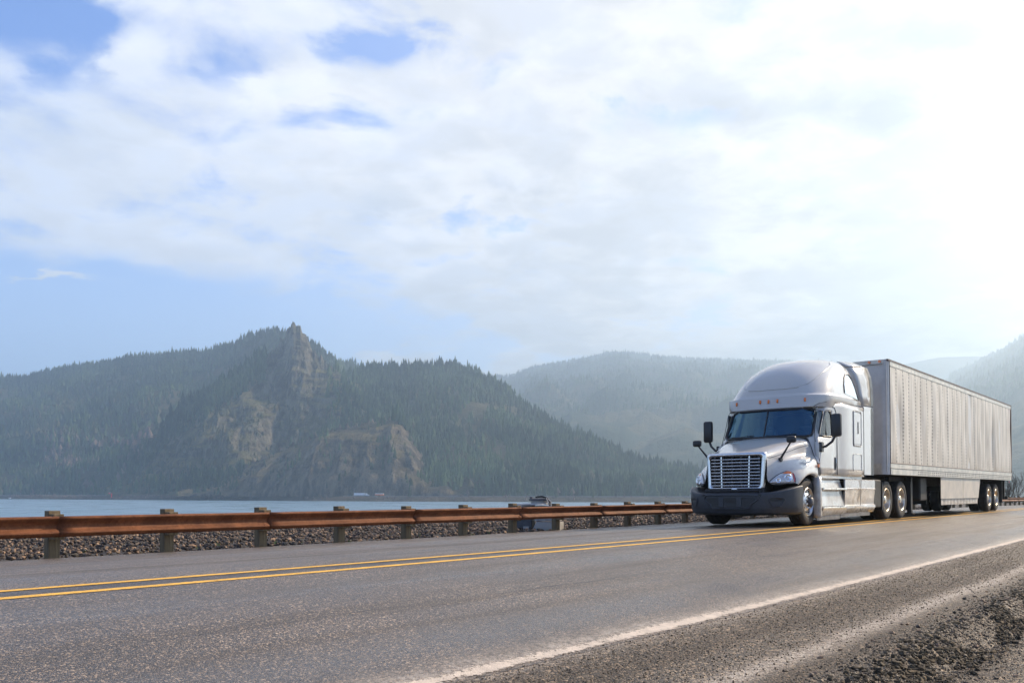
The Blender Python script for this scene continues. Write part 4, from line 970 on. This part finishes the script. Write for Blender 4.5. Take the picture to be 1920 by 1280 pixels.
# doors: shut-lines, windows, handle
for sg in (1, -1):
    lean = .035
    def sd(x, z, out=.004):
        r = ring(z); j = [p for p in r if p[0] <= 3.3][6:19]; y = float(np.interp(x, [p[0] for p in j], [p[1] for p in j])); return (x, sg * (y + out), z)
    d = T(); ol = [sd(.50, 1.09), sd(.47, 1.4), sd(.48, 1.85), sd(.56, 2.1), sd(.68, 2.5), sd(.80, 2.60), sd(1.0, 2.63), sd(1.3, 2.63), sd(1.44, 2.60), sd(1.49, 2.5), sd(1.5, 2.0), sd(1.5, 1.5), sd(1.5, 1.09)]
    d.tube(ol, .0075, 5, closed=True); door = d.build('door', M['black'], tr)
    wn = [sd(.68, 1.94, .0), sd(.9, 1.94, 0), sd(1.20, 1.94, .0), sd(1.27, 1.99, 0), sd(1.275, 2.2, 0), sd(1.27, 2.42, 0), sd(1.22, 2.50, 0), sd(.9, 2.51, 0), sd(.97, 2.50, 0), sd(.93, 2.42, 0), sd(.80, 2.2, 0), sd(.69, 2.0, 0)]
    T().tube(wn, .017, 6, closed=True).build('window_seal', M['black'], door, smooth=True)
    m = T(); g = [[sd(x, z, -.006) for x in (.66, .85, 1.05, 1.28)] for z in (1.93, 2.2, 2.51)]; m.grid(g); m.build('window', M['side_glass'], door)
    T().tube([sd(.97, 1.95, .0), sd(.97, 2.5, .0)], .012, 5).build('window_divider', M['black'], door)
    m = T(); q = sd(1.40, 1.36); m.box(1.375, 1.435, min(q[1] - sg * .02, q[1] + sg * .01), max(q[1] - sg * .02, q[1] + sg * .01), 1.21, 1.49, .008); m.build('handle', M['black'], door)
    T().tube([(1.405, q[1] + sg * .014, 1.24), (1.405, q[1] + sg * .02, 1.36), (1.405, q[1] + sg * .014, 1.46)], .008, 5).build('grab_edge', M['chrome'], door)
    # sleeper lockers
    for (x0, x1, z0, z1, nm) in ((2.50, 3.05, 1.80, 2.60, 'sleeper_hatch'), (2.46, 3.07, 1.20, 1.60, 'luggage_door')):
        pts = [(x, sg * 1.262, z) for x, z in rrect(x0, x1, z0, z1, .06)]
        h_ = T().tube(pts, .011 if nm == 'sleeper_hatch' else .006, 5, closed=True).build(nm, M['paint'] if nm == 'sleeper_hatch' else M['alu'], tr, smooth=True)
        if nm == 'sleeper_hatch':
            m = T(); m.box(x0 + .04, x1 - .04, min(sg * 1.256, sg * 1.266), max(sg * 1.256, sg * 1.266), z0 + .04, z1 - .04, .004); m.build('panel', M['paint'], h_)
            T().tube([(2.80, sg * 1.272, 2.08), (2.80, sg * 1.272, 2.36)], .009, 5).build('handle', M['black'], h_)
            T().tube([(x, sg * 1.258, z) for x, z in rrect(x0 - .022, x1 + .022, z0 - .022, z1 + .022, .07)], .006, 5, closed=True).build('seal', M['machine_dark'], h_)
T().tube([(3.255, 1.256, 1.1), (3.255, 1.256, 2.74)], .007, 5).build('rear_seam', M['black'], cab)
# interior
T().box(1.9, 3.2, -1.1, 1.1, 1.1, 2.55).build('bunk', M['seat'], tr)
T().box(.55, .95, -.93, .93, 1.5, 1.87, .05).build('dashboard', M['seat'], tr)
for y in (-.55, .55):
    m = T(); m.box(1.15, 1.7, y - .27, y + .27, 1.35, 1.6, .05); m.box(1.6, 1.78, y - .27, y + .27, 1.55, 2.25, .05); m.box(1.64, 1.76, y - .15, y + .15, 2.25, 2.45, .04); m.build('seat', M['seat'], tr)
m = T(); m.tube([(1.0 - .1 * math.sin(a), .55 + .23 * math.cos(a), 1.93 + .2 * math.sin(a)) for a in [2 * math.pi * k / 24 for k in range(24)]], .016, 6, closed=True)
m.tube([(.85, .55, 1.8), (1.0, .55, 1.93)], .02, 6); m.tube([(1.0, .33, 1.93), (1.0, .77, 1.93)], .013, 5); m.build('steering_wheel', M['black'], tr)
m = T(); m.tube([(.9, -1.08, 2.08), (.9, -1.02, 2.12), (.93, -1.0, 2.3), (.95, -1.02, 2.42), (.97, -1.08, 2.45)], .014, 6); m.build('grab_handle', M['seat'], tr)
# ---------------- roof fairing
def roof_ring(z, n=44):
    zz_ = [2.60, 2.66, 2.78, 2.86, 2.90, 3.05, 3.2, 3.35, 3.5, 3.62, 3.72, 3.80, 3.86, 3.895, 3.91]
    xf = float(np.interp(z, zz_, [.56, .57, .60, .62, .70, .79, .89, 1.01, 1.18, 1.38, 1.60, 1.86, 2.18, 2.5, 2.8]))
    w = float(np.interp(z, zz_, [1.165, 1.185, 1.215, 1.225, 1.185, 1.165, 1.14, 1.105, 1.05, .985, .905, .80, .65, .46, .26]))
    xr = float(np.interp(z, zz_, [3.26, 3.26, 3.25, 3.24, 3.22, 3.19, 3.15, 3.10, 3.05, 3.02, 3.0, 2.98, 2.97, 2.96, 2.95]))
    cr = float(np.interp(z, zz_, [.5, .5, .52, .54, .62, .7, .8, .9, .98, .98, .9, .78, .64, .45, .2])); bow = .20
    pts = [(xr, 0), (xr, w * .55), (xr - .01, w - .03)]
    ex = min(xr - .1, xf + bow + cr)
    for t in (0, .34, .67, 1): pts.append((xr - .06 + (ex - xr + .06) * t, w + (0 if t else -.004)))
    cyc = max(.02, w - cr * .92)
    for k in range(1, 9): a = math.pi / 2 * k / 9; pts.append((ex - (ex - (xf + bow * (cyc / max(w, .01)) ** 2)) * math.sin(a) ** 1.0 * 1., cyc + (w - cyc) * math.cos(a) ** 1.))
    for t in (1, .66, .33, 0): y = cyc * t; pts.append((xf + bow * (y / max(w, .01)) ** 2, y))
    return pts
zr = [2.60, 2.63, 2.70, 2.78, 2.83, 2.86, 2.90, 2.94, 3.02, 3.12, 3.22, 3.32, 3.42, 3.52, 3.60, 3.67, 3.73, 3.78, 3.82, 3.855, 3.88, 3.898, 3.91]
m = T(); rr_ = []
for z in zr: h = roof_ring(z); rr_.append([(x, y, z) for x, y in h] + [(x, -y, z) for x, y in h[-2:0:-1]])
m.grid(rr_, True); m.add(rr_[-1], [tuple(range(len(rr_[-1])))])
roof = m.build('roof_fairing', M['paint'], tr, smooth=True, merge=.0005); smooth_by_angle(roof, 50)
rt = surf_tree(roof)
def on_roof(x, y, z, lift=.0):
    l, nrm, i, d = rt.find_nearest(Vector((-x, y, z)))
    if nrm.dot(l - Vector((-2.2, 0, 2.4))) < 0: nrm = -nrm
    q = l + nrm * lift; return (-q.x, q.y, q.z)
# raised panel line on the roof, seam above the doors, marker lights
loop = []
for y, z in ((0, 3.02), (.3, 3.02), (.55, 3.04), (.72, 3.1), (.80, 3.2), (.84, 3.35), (.88, 3.5), (.90, 3.62), (.88, 3.72), (.80, 3.8)):
    loop.append((y, z))
ln = [on_roof(float(np.interp(z, [3, 3.91], [.8, 2.5])), y, z, .004) for y, z in loop]; ln2 = [(x, -y, z) for x, y, z in ln[:0:-1]]
T().tube(ln2 + ln, .014, 8).build('panel_line', M['paint'], roof, smooth=True)
for sg in (1, -1):
    T().tube([on_roof(.70, sg * 1.02, 2.605, .004), on_roof(.78, sg * 1.12, 2.66, .004), on_roof(1.0, sg * 1.2, 2.70, .004), on_roof(1.5, sg * 1.22, 2.72, .004), on_roof(2.4, sg * 1.24, 2.74, .004), on_roof(3.2, sg * 1.24, 2.76, .004)], .006, 5).build('seam', M['black'], roof)
    # side air-window outline
    arc = [(2.15, 3.0), (2.2, 3.2), (2.35, 3.4), (2.55, 3.53), (2.75, 3.55), (2.9, 3.45), (2.98, 3.25), (3.06, 3.0), (3.10, 2.9)]
    ar = [on_roof(x, sg * 1.2, z, .004) for x, z in arc]; base_ = [on_roof(3.10 - .95 * k / 10, sg * 1.2, 2.90 + .10 * k / 10, .004) for k in range(11)]
    ol_ = [(x, z) for x, z in arc] + [(3.08 - .9 * k / 5, 2.91 + .08 * k / 5) for k in range(1, 5)]; cx_ = sum(p[0] for p in ol_) / len(ol_); cz_ = sum(p[1] for p in ol_) / len(ol_)
    u_ = T(); u_.grid([[on_roof(cx_ + (x - cx_) * k, sg * 1.2, cz_ + (z - cz_) * k, .006) for x, z in ol_] for k in (1., .8, .6, .4, .2, .02)], True); u_.build('side_window', M['roof_glass'], roof, smooth=True)
    T().tube(ar, .018, 6).build('side_crease', M['machine_dark'], roof, smooth=True)
for y in (-.80, -.2, 0, .2, .80):
    p = on_roof(.65 + .09 * abs(y), y, 2.745, .0); m = T(); m.box(p[0] - .035, p[0] + .02, p[1] - .022, p[1] + .022, p[2] - .045, p[2] + .045, .018); m.build('marker_light', M['amber'], roof, smooth=True)
# extenders behind the sleeper, with dark rubber edge
for sg in (1, -1):
    a, b = sorted((sg * 1.235, sg * 1.252))
    m = T(); m.add([(3.27, a, 1.12), (3.80, a, 1.12), (3.83, a, 2.78), (3.26, a, 2.76)] + [(3.27, b, 1.12), (3.80, b, 1.12), (3.83, b, 2.78), (3.26, b, 2.76)], [(0, 1, 2, 3), (4, 5, 6, 7), (0, 1, 5, 4), (1, 2, 6, 5), (2, 3, 7, 6), (3, 0, 4, 7)])
    ex = m.build('side_extender', M['paint'], tr)
    m = T(); m.box(3.80, 4.02, a, b, 1.12, 2.78)
    E0 = [(3.24, 1.235, 2.79), (3.18, 1.18, 3.05), (3.12, 1.15, 3.3), (3.05, 1.10, 3.5), (3.0, .98, 3.72), (2.96, .73, 3.86)]; E1 = [(3.84, 1.25, 2.81), (3.82, 1.245, 3.05), (3.80, 1.24, 3.3), (3.78, 1.22, 3.52), (3.74, 1.14, 3.76), (3.66, .85, 3.91)]
    u_ = T(); u_.grid([[tuple(p[i] + (q[i] - p[i]) * t for i in range(3)) for p, q in zip([(a_, sg * b_, c_) for a_, b_, c_ in E0], [(a_, sg * b_, c_) for a_, b_, c_ in E1])] for t in (0, .33, .67, 1)])
    uo = u_.build('upper_panel', M['paint'], ex, smooth=True); md = uo.modifiers.new('s', 'SOLIDIFY'); md.thickness = .015
    m.grid([[(p[0] + dx, sg * (p[1] + dy), p[2]) for p in E1[:5]] for dx, dy in ((0, .003), (.2, .003), (.2, -.02), (0, -.02))])
    m.build('rubber_edge', M['black'], ex)
m = T(); m.grid([[(3.0, y, 3.88 - .16 * abs(y) ** 2.2) for y in np.linspace(-1, 1, 11)], [(3.6, y, 3.90 - .08 * abs(y) ** 3) for y in np.linspace(-1.12, 1.12, 11)]]); o = m.build('roof_bridge', M['paint'], tr, smooth=True); md = o.modifiers.new('s', 'SOLIDIFY'); md.thickness = .02
# ---------------- side fairings with steps
for sg in (1, -1):
    def yy(a): return sg * a
    secs = [(.24, 1.16), (.28, 1.235), (.36, 1.26), (.46, 1.25)]
    rows_ = []
    prof_z = [(1.01, -.02), (.99, 0), (.80, .004), (.785, .016), (.76, .0), (.45, -.03), (.42, -.03), (.39, .006), (.34, .01), (.22, -.05)]
    xs = [1.90, 1.94, 2.4, 3.0, 3.06, 3.6, 4.1, 4.15]
    for z, dy in prof_z: rows_.append([(x, yy(1.245 + dy + (-.02 if 3.0 < x < 3.2 else 0) - (.05 if x > 4.12 else 0)), z) for x in xs])
    m = T(); m.grid(rows_); sf = m.build('side_fairing', M['paint'], tr, smooth=True); smooth_by_angle(sf, 30)
    md = sf.modifiers.new('s', 'SOLIDIFY'); md.thickness = .02
    T().tube([(3.05, yy(1.225), .25), (3.05, yy(1.25), 1.0)], .006, 4).build('panel_seam', M['machine_dark'], sf)
    T().tube([(1.91, yy(1.228), .25), (1.91, yy(1.25), 1.0)], .006, 4).build('panel_seam', M['machine_dark'], sf)
    # front lip behind the wheel
    m = T(); m.grid([[(x, yy(y), z) for z in (1.03, .8, .5, .25, .16)] for x, y in ((.36, 1.02), (.27, 1.13), (.25, 1.22), (.30, 1.26), (.40, 1.258), (.47, 1.235))]); o = m.build('fairing_lip', M['paint'], sf, smooth=True); md = o.modifiers.new('s', 'SOLIDIFY'); md.thickness = .015
    # step wells
    m = T(); 
    for z0, z1, yb in ((.80, 1.01, 1.12), (.40, .77, 1.17)):
        m.grid([[(x, yy(yb + (.06 if z == z0 else 0)), z) for x in (.46, .9, 1.4, 1.9)] for z in (z0, z1)])
    m.build('step_well', M['paint'], sf)
    for z in (.785, .375):
        a, b = sorted((yy(1.08), yy(1.285))); m = T(); m.box(.44, 1.95, a, b, z - .03, z + .012, .012); st = m.build('step', M['alu'], sf)
        a, b = sorted((yy(1.10), yy(1.25))); m = T()
        for k in range(14): x = .52 + k * .1; m.box(x, x + .05, a, b, z + .012, z + .018)
        m.build('tread', M['machine_dark'], st)
    m = T(); m.grid([[(x, yy(y), z) for x in (.44, .9, 1.4, 1.95)] for y, z in ((1.27, .345), (1.24, .26), (1.19, .20))]); m.build('lower_panel', M['paint'], sf, smooth=True)
    a, b = sorted((yy(1.17), yy(1.19))); m = T(); m.box(.28, 1.72, a, b, .10, .21); m.box(1.75, 3.88, a, b, .14, .23); m.build('flexible_skirt', M['skirt_rub'], sf)
    a, b = sorted((yy(1.0), yy(1.2))); T().box(.36, 3.26, a, b, 1.012, 1.072).build('rocker', M['paint'], sf)
    T().box(.5, 4.1, min(yy(.5), yy(1.03)), max(yy(.5), yy(1.03)), .28, .98).build('fuel_tank', M['frame_black'], tr)
    a, b = sorted((yy(.55), yy(1.17))); T().box(4.2, 4.86, a, b, .32, 1.02, .03).build('battery_box', M['frame_black'], tr)
# ---------------- chassis
m = T(); m.box(-1.1, 7.6, -.45, -.37, .72, 1.0); m.box(-1.1, 7.6, .37, .45, .72, 1.0); m.box(-1.05, .34, -.55, .55, .55, 1.35); m.box(4.9, 7.4, -.37, .37, .86, .9)
m.box(-.08, .08, -1.0, 1.0, .38, .5); m.box(5.4, 5.54, -1., 1., .42, .58); m.box(6.71, 6.85, -1., 1., .42, .58); m.box(5.2, 7.1, -.5, .5, .35, .75); m.box(-.9, .34, -.95, .95, .98, 1.02); m.build('chassis', M['frame_black'], tr)
m = T(); m.box(5.4, 6.9, -.5, .5, 1.0, 1.12, .03); m.build('fifth_wheel', M['frame_black'], tr)
for sg in (1, -1):
    a, b = sorted((sg * .45, sg * 1.19)); m = T()
    m.grid([[(.66 * math.cos(t), y, .5 + .60 * math.sin(t)) for t in [math.pi * k / 14 for k in range(15)]] for y in (sg * .5, sg * 1.13)]); m.build('wheel_well', M['frame_black'], tr)
    T().box(7.48, 7.5, a, b, .22, 1.0).build('mudflap', M['black'], tr)
    T().box(4.88, 4.9, a, b, .25, .95).build('mudflap', M['black'], tr)
# ---------------- wheels
def tyre(cx, cy, sg, w=.28, rad=.505):
    m = T(); pr_ = [(.30, .0), (.31, .012), (.36, .022), (.42, .024), (.47, .012), (.492, -.008), (rad, -.03)]
    for k in range(4): y0 = -.03 - (w - .06) * (k + .5) / 4.; pr_ += [(rad, y0 + .008), (rad - .014, y0 + .006), (rad - .014, y0 - .006), (rad, y0 - .008)]
    pr_ += [(rad, -w + .03), (.492, -w + .008), (.47, -w - .012), (.36, -w - .022), (.30, -w)]
    m.lathe_y(pr_, cx, cy, rad, 56, sg); return m
def front_wheel(sg):
    cy = sg * 1.10; w = empty_part('wheel')
    t_ = tyre(0, cy, sg).build('tyre', M['rubber'], w, smooth=True); smooth_by_angle(t_, 45)
    m = T(); m.lathe_y([(.305, .0), (.30, .018), (.285, .015), (.275, -.03), (.262, -.035), (.17, .012), (.155, .02), (.10, .025), (.001, .025)], 0, cy, .505, 40, sg); m.build('rim', M['alu'], w, smooth=True)
    for k in range(10):
        a = 2 * math.pi * k / 10; x, z = .222 * math.cos(a), .222 * math.sin(a); m = T(); m.tube([(x, cy + sg * -.04, .505 + z), (x, cy + sg * -.0045, .505 + z)], .027, 10); m.build('hand_hole', M['black'], w)
    for k in range(10):
        m = T()
        a = 2 * math.pi * (k + .5) / 10; x, z = .143 * math.cos(a), .143 * math.sin(a); m.tube([(x, cy + sg * .01, .505 + z), (x, cy + sg * .06, .505 + z)], .019, 8); m.build('lug_nut', M['chrome'], w)
    m = T(); m.lathe_y([(.105, .02), (.105, .06), (.09, .10), (.05, .115), (.001, .118)], 0, cy, .505, 24, sg); m.build('hub', M['machine_dark'], w, smooth=True)
def empty_part(name):
    e = bpy.data.objects.new(name, None); C.objects.link(e); e.parent = tr; return e
front_wheel(1); front_wheel(-1)
def dual_wheel(cx, sg, parent, cy=1.12, rim=None):
    w = bpy.data.objects.new('wheel', None); C.objects.link(w); w.parent = parent
    X_ = lambda: MB(flip=True, off=parent.get('off', 0.))
    for c_ in (cy, cy - .34):
        q = X_(); b = tyre(cx, sg * c_, sg, .26); q.v, q.f = b.v, b.f; t_ = q.build('tyre', M['rubber'], w, smooth=True); smooth_by_angle(t_, 45)
    m = X_(); m.lathe_y([(.30, .0), (.298, .016), (.285, .014), (.275, -.02), (.268, -.15), (.25, -.17), (.13, -.17), (.12, -.12), (.105, -.10), (.10, -.03), (.08, -.015), (.001, -.012)], cx, sg * cy, .505, 40, sg); m.build('rim', rim or M['tan_rim'], w, smooth=True)
    m = X_()
    for k in range(10): a = 2 * math.pi * (k + .5) / 10; x, z = cx + .165 * math.cos(a), .505 + .165 * math.sin(a); m.tube([(x, sg * (cy - .17), z), (x, sg * (cy - .12), z)], .018, 6)
    m.build('lug_nut', M['chrome'], w)
for cx in (5.47, 6.79):
    for sg in (1, -1): dual_wheel(cx, sg, tr)
# ---------------- mirrors
for sg in (1, -1):
    m = T(); m.box(.56, .68, min(sg * 1.40, sg * 1.62), max(sg * 1.40, sg * 1.62), 1.90, 2.40, .045); mr = m.build('side_mirror', M['black'], tr, smooth=True); smooth_by_angle(mr, 45)
    T().box(.682, .686, min(sg * 1.42, sg * 1.60), max(sg * 1.42, sg * 1.60), 1.95, 2.36).build('glass', M['chrome'], mr)
    m = T(); m.tube([(.55, sg * 1.19, 1.68), (.56, sg * 1.30, 1.70), (.60, sg * 1.42, 1.80), (.62, sg * 1.48, 1.92)], .028, 8); m.box(.47, .62, min(sg * 1.17, sg * 1.24), max(sg * 1.17, sg * 1.24), 1.58, 1.80, .02); m.build('arm', M['black'], mr)
    m = T(); m.box(-.86, -.76, min(sg * .97, sg * 1.17), max(sg * .97, sg * 1.17), 1.73, 1.87, .04); hm = m.build('hood_mirror', M['black'], tr, smooth=True); smooth_by_angle(hm, 45)
    q = on_hood(-.72, sg * .80, 1.40, .0)
    m = T(); m.tube([(q[0], q[1], q[2]), (-.80, sg * 1.06, 1.76)], [.026, .016], 8); m.tube([(q[0], q[1] - sg * .02, q[2]), (q[0] - .01, q[1] + sg * .04, q[2])], .045, 10); m.build('arm', M['black'], hm)
# ---------------- cowl panel between hood and cab
m = T(); m.grid([[(.28, 0, 1.93), (.30, .5, 1.918), (.41, .93, 1.88), (.385, .99, 1.80)], [(.36, 0, 1.935), (.38, .5, 1.935), (.58, 1.02, 1.94), (.60, 1.08, 1.86)]]); m.mirror_y(); m.build('cowl_vent', M['dark_plastic'], tr)
for sg in (1, -1):
    m = T(); m.grid([[(.40, sg * .94, 1.885), (.375, sg * 1.01, 1.75), (.365, sg * 1.04, 1.55), (.365, sg * 1.12, 1.45), (.365, sg * 1.18, 1.34)], [(.60, sg * 1.08, 1.94), (.56, sg * 1.15, 1.80), (.52, sg * 1.20, 1.55), (.50, sg * 1.20, 1.45), (.48, sg * 1.203, 1.34)]]); m.build('cowl_side', M['paint'], tr, smooth=True)
for sg in (1, -1):
    T().tube([(.385, sg * 1.21, 1.06), (.385, sg * 1.20, 1.3), (.385, sg * 1.10, 1.5), (.385, sg * 1.03, 1.72), (.40, sg * .96, 1.88)], .008, 5).build('hood_seam', M['black'], hood)
    T().tube([on_hood(x, sg * y, z, .0) for x, y, z in ((-1.05, .68, 1.42), (-.8, .74, 1.47), (-.5, .81, 1.54), (-.15, .89, 1.63), (.15, .96, 1.70), (.35, 1.0, 1.73))], .006, 5).build('hood_crease', M['machine_dark'], hood)

# ================================================================ SEMI TRAILER
TX = 13.; tl = empty('semi_trailer', (ORG[0] + Dv[0] * TX, ORG[1] + Dv[1] * TX, ORG[2]), rot, label='long dented white box trailer with riveted sides behind the truck', cat='trailer'); tl['off'] = TX
def L(): return MB(flip=True, off=TX)
XF, XR, ZB, ZT = 5.07, 21.22, 1.156, 4.11
def side_wall(sg):
    nx, nz = 520, 34; x0, x1, z0, z1 = XF + .13, XR - .05, ZB + .30, ZT - .16; V = []; UV = []
    for i in range(nx + 1):
        x = x0 + (x1 - x0) * i / nx
        for j in range(nz + 1):
            z = z0 + (z1 - z0) * j / nz; ph = ((x - x0) / .6) % 1.; e = math.sin(math.pi * (z - z0) / (z1 - z0)) ** .5
            rib = .004 if .40 < ph < .5 or ph > .955 or ph < .045 else 0
            bulge = .034 * math.sin(math.pi * ph) * e * (.4 + .9 * noise.noise((int((x - x0) / .6) * 3.7, z * .5, 2)))
            wr = .052 * e * noise.noise((x * 1.9, z * .42, 5)) * (.5 + noise.noise((x * .3, 3, 3)) + .5)
            de = .075 * math.exp(-((x - 14.1 - .10 * (z - 2)) / .22) ** 2) * (math.exp(-((z - 3.2) / .9) ** 2) + .7 * math.exp(-((z - 1.5) / .35) ** 2)) + .03 * math.exp(-((x - 10.2) / .18) ** 2 - ((z - 3.3) / .6) ** 2) + .025 * math.exp(-((x - 15.4) / .2) ** 2 - ((z - 2.) / .9) ** 2)
            y = 1.295 + rib + bulge + wr - de
            V.append((-(x - TX), sg * y, z)); UV.append((x - x0, z - z0))
    n = nz + 1; F = [(i * n + j, (i + 1) * n + j, (i + 1) * n + j + 1, i * n + j + 1) for i in range(nx) for j in range(nz)]
    return np_mesh('side_wall', V, F, M['skin'], True, tl, uv=UV)
side_wall(1); side_wall(-1)
m = L(); m.box(XF, XR - .02, -1.27, 1.27, ZB + .06, ZT - .03); m.build('box_body', M['nose'], tl)
for sg in (1, -1):
    Yb = lambda a, b: (min(sg * a, sg * b), max(sg * a, sg * b))
    m = L(); m.box(XF + .1, XR, *Yb(1.27, 1.305), ZB, ZB + .16); m.box(XF + .1, XR, *Yb(1.27, 1.312), ZB + .168, ZB + .30); br = m.build('bottom_rail', M['rail_alu'], tl)
    m = L(); m.tube([(XF + .1, sg * 1.318, ZB + .298), (XR, sg * 1.318, ZB + .298)], .011, 6); m.tube([(XF + .1, sg * 1.312, ZB + .162), (XR, sg * 1.312, ZB + .162)], .007, 5); m.build('rub_rail', M['dark_rail'], br)
    m = L()
    for k in range(62):
        x = XF + 2.75 + k * .212
        for z in (ZB + .045, ZB + .105): m.box(x, x + .075, *Yb(1.306, 1.3085), z - .014, z + .014)
    m.build('rail_holes', M['hole'], br)
    m = L(); m.box(XF + .1, XR, *Yb(1.27, 1.308), ZT - .16, ZT - .05); tpr = m.build('top_rail', M['rail_alu'], tl)
    m = L(); m.box(XF + .02, XR + .01, *Yb(1.25, 1.315), ZT - .05, ZT); m.build('dark_cap', M['dark_rail'], tpr)
    m = L(); m.box(XR - .05, XR + .02, *Yb(1.2, 1.315), ZB, ZT - .03); m.build('rear_post', M['dark_rail'], tl)
    # rounded front corner post
    m = L(); m.grid([[(XF + .13 - .16 * math.sin(a), sg * (1.14 + .165 * math.cos(a)), z) for a in [math.pi / 2 * k / 8 for k in range(9)]] for z in (ZB + .0, ZB + .30, ZT - .16, ZT - .03)]); m.build('corner_post', M['nose'], tl, smooth=True)
    L().tube([(XF + .135, sg * 1.31, ZB), (XF + .135, sg * 1.31, ZT - .04)], .010, 5).build('corner_seam', M['machine_dark'], tl)
m = L(); m.box(XF + .0, XR, -1.25, 1.25, ZT - .03, ZT - .004); m.build('roof', M['nose'], tl)
m = L(); m.box(XF - .035, XF + .0, -1.14, 1.14, ZB, ZB + .28); m.build('nose_rail', M['rail_alu'], tl)
m = L(); m.box(XF - .045, XF, -1.2, 1.2, ZT - .13, ZT - .01); m.build('header', M['rail_alu'], tl)
m = L(); m.box(XF - .03, XF, -1.145, 1.145, ZB + .282, ZT - .132); m.build('nose', M['nose'], tl)
for y in (-1.12, -.86, .86, 1.12): L().tube([(XF - .045, y, ZT - .06), (XF - .085, y, ZT - .06)], .036, 12).build('marker_light', M['amber'], tl)
m = L(); m.box(XF - .062, XF - .045, -1.18, 1.18, ZT - .13, ZT - .12)
m.build('vent_strip', M['machine_dark'], tl)
# underbody
m = L(); m.box(XF + .2, XR - .1, -1.2, 1.2, ZB - .01, ZB + .05); m.box(XF + 2.6, XR - .3, -.55, -.45, ZB - .25, ZB); m.box(XF + 2.6, XR - .3, .45, .55, ZB - .25, ZB)
m.box(XR - 5.6, XR - 1.4, -.62, .62, .75, .92); m.build('underframe', M['frame_black'], tl)
for sg in (1, -1):
    Yb = lambda a, b: (min(sg * a, sg * b), max(sg * a, sg * b))
    m = L(); m.box(8.35, 8.47, *Yb(.85, .97), .12, ZB); m.box(8.28, 8.54, *Yb(.8, 1.02), .08, .12); m.build('landing_leg', M['frame_black'], tl)
    m = L(); m.box(9.2, 9.9, *Yb(.4, 1.0), .45, ZB, .05); m.build('tool_box', M['frame_black'], tl)
    # side skirts
    m = L(); m.box(10.5, 13.32, *Yb(1.235, 1.25), .50, ZB); sk = m.build('side_skirt', M['skirt'], tl)
    m = L(); m.add([(13.35, sg * 1.235, .50), (15.55, sg * 1.235, .50), (15.86, sg * 1.235, ZB), (13.35, sg * 1.235, ZB), (13.35, sg * 1.252, .50), (15.55, sg * 1.252, .50), (15.86, sg * 1.252, ZB), (13.35, sg * 1.252, ZB)], [(0, 1, 2, 3), (4, 5, 6, 7), (0, 1, 5, 4), (1, 2, 6, 5), (2, 3, 7, 6), (3, 0, 4, 7)]); m.build('rear_panel', M['skirt'], sk)
    m = L(); rows_ = []
    for z in (.495, .31): rows_.append([(10.6 + k * .05, sg * (1.225 + .022 * math.sin(k * .05 * 2 * math.pi / .42) * (.3 + (.495 - z) * 4)), z) for k in range(101)])
    m.grid(rows_); fl = m.build('flexible_strip', M['skirt'], sk, smooth=True)
    L().tube([(10.5, sg * 1.255, .497), (15.55, sg * 1.255, .497)], .009, 5).build('trim', M['machine_dark'], sk)
    m = L(); m.box(15.62, 15.66, *Yb(.45, 1.2), .28, 1.1); m.build('mudflap', M['black'], tl)
    m = L(); m.box(19.9, 19.93, *Yb(.45, 1.2), .30, 1.12); m.build('mudflap', M['black'], tl)
    L().box(20.9, 20.98, *Yb(.3, 1.1), .42, ZB).build('rear_guard_post', M['frame_black'], tl)
for cx in (17.91, 19.155):
    for sg in (1, -1): dual_wheel(cx, sg, tl)
    L().box(cx - .07, cx + .07, -1, 1, .43, .57).build('axle', M['frame_black'], tl)
L().box(20.94, 21.04, -1.2, 1.2, .42, .54).build('rear_guard', M['frame_black'], tl)
L().box(XR - .01, XR + .03, -1.2, 1.2, ZB, ZT - .05).build('rear_door', M['nose'], tl)
L().box(20.95, 21.02, 1.245, 1.275, ZB - .1, ZB - .02).build('rear_marker', M['red'], tl)

# ================================================================ AIR
HAZE = .00026
hz = MB().box(-7100, 7100, -600, 7150, -16, 965).build('haze', M['bark'], None); hz['kind'] = 'stuff'
m, n, b = mat('haze_air'); n.n.remove(b); vol = n.node('ShaderNodeVolumePrincipled'); vol.inputs['Color'].default_value = (.64, .82, 1, 1); vol.inputs['Density'].default_value = HAZE
vol.inputs['Anisotropy'].default_value = .68; n.l.new(vol.outputs[0], n.n['Material Output'].inputs['Volume']); hz.data.materials.clear(); hz.data.materials.append(m)
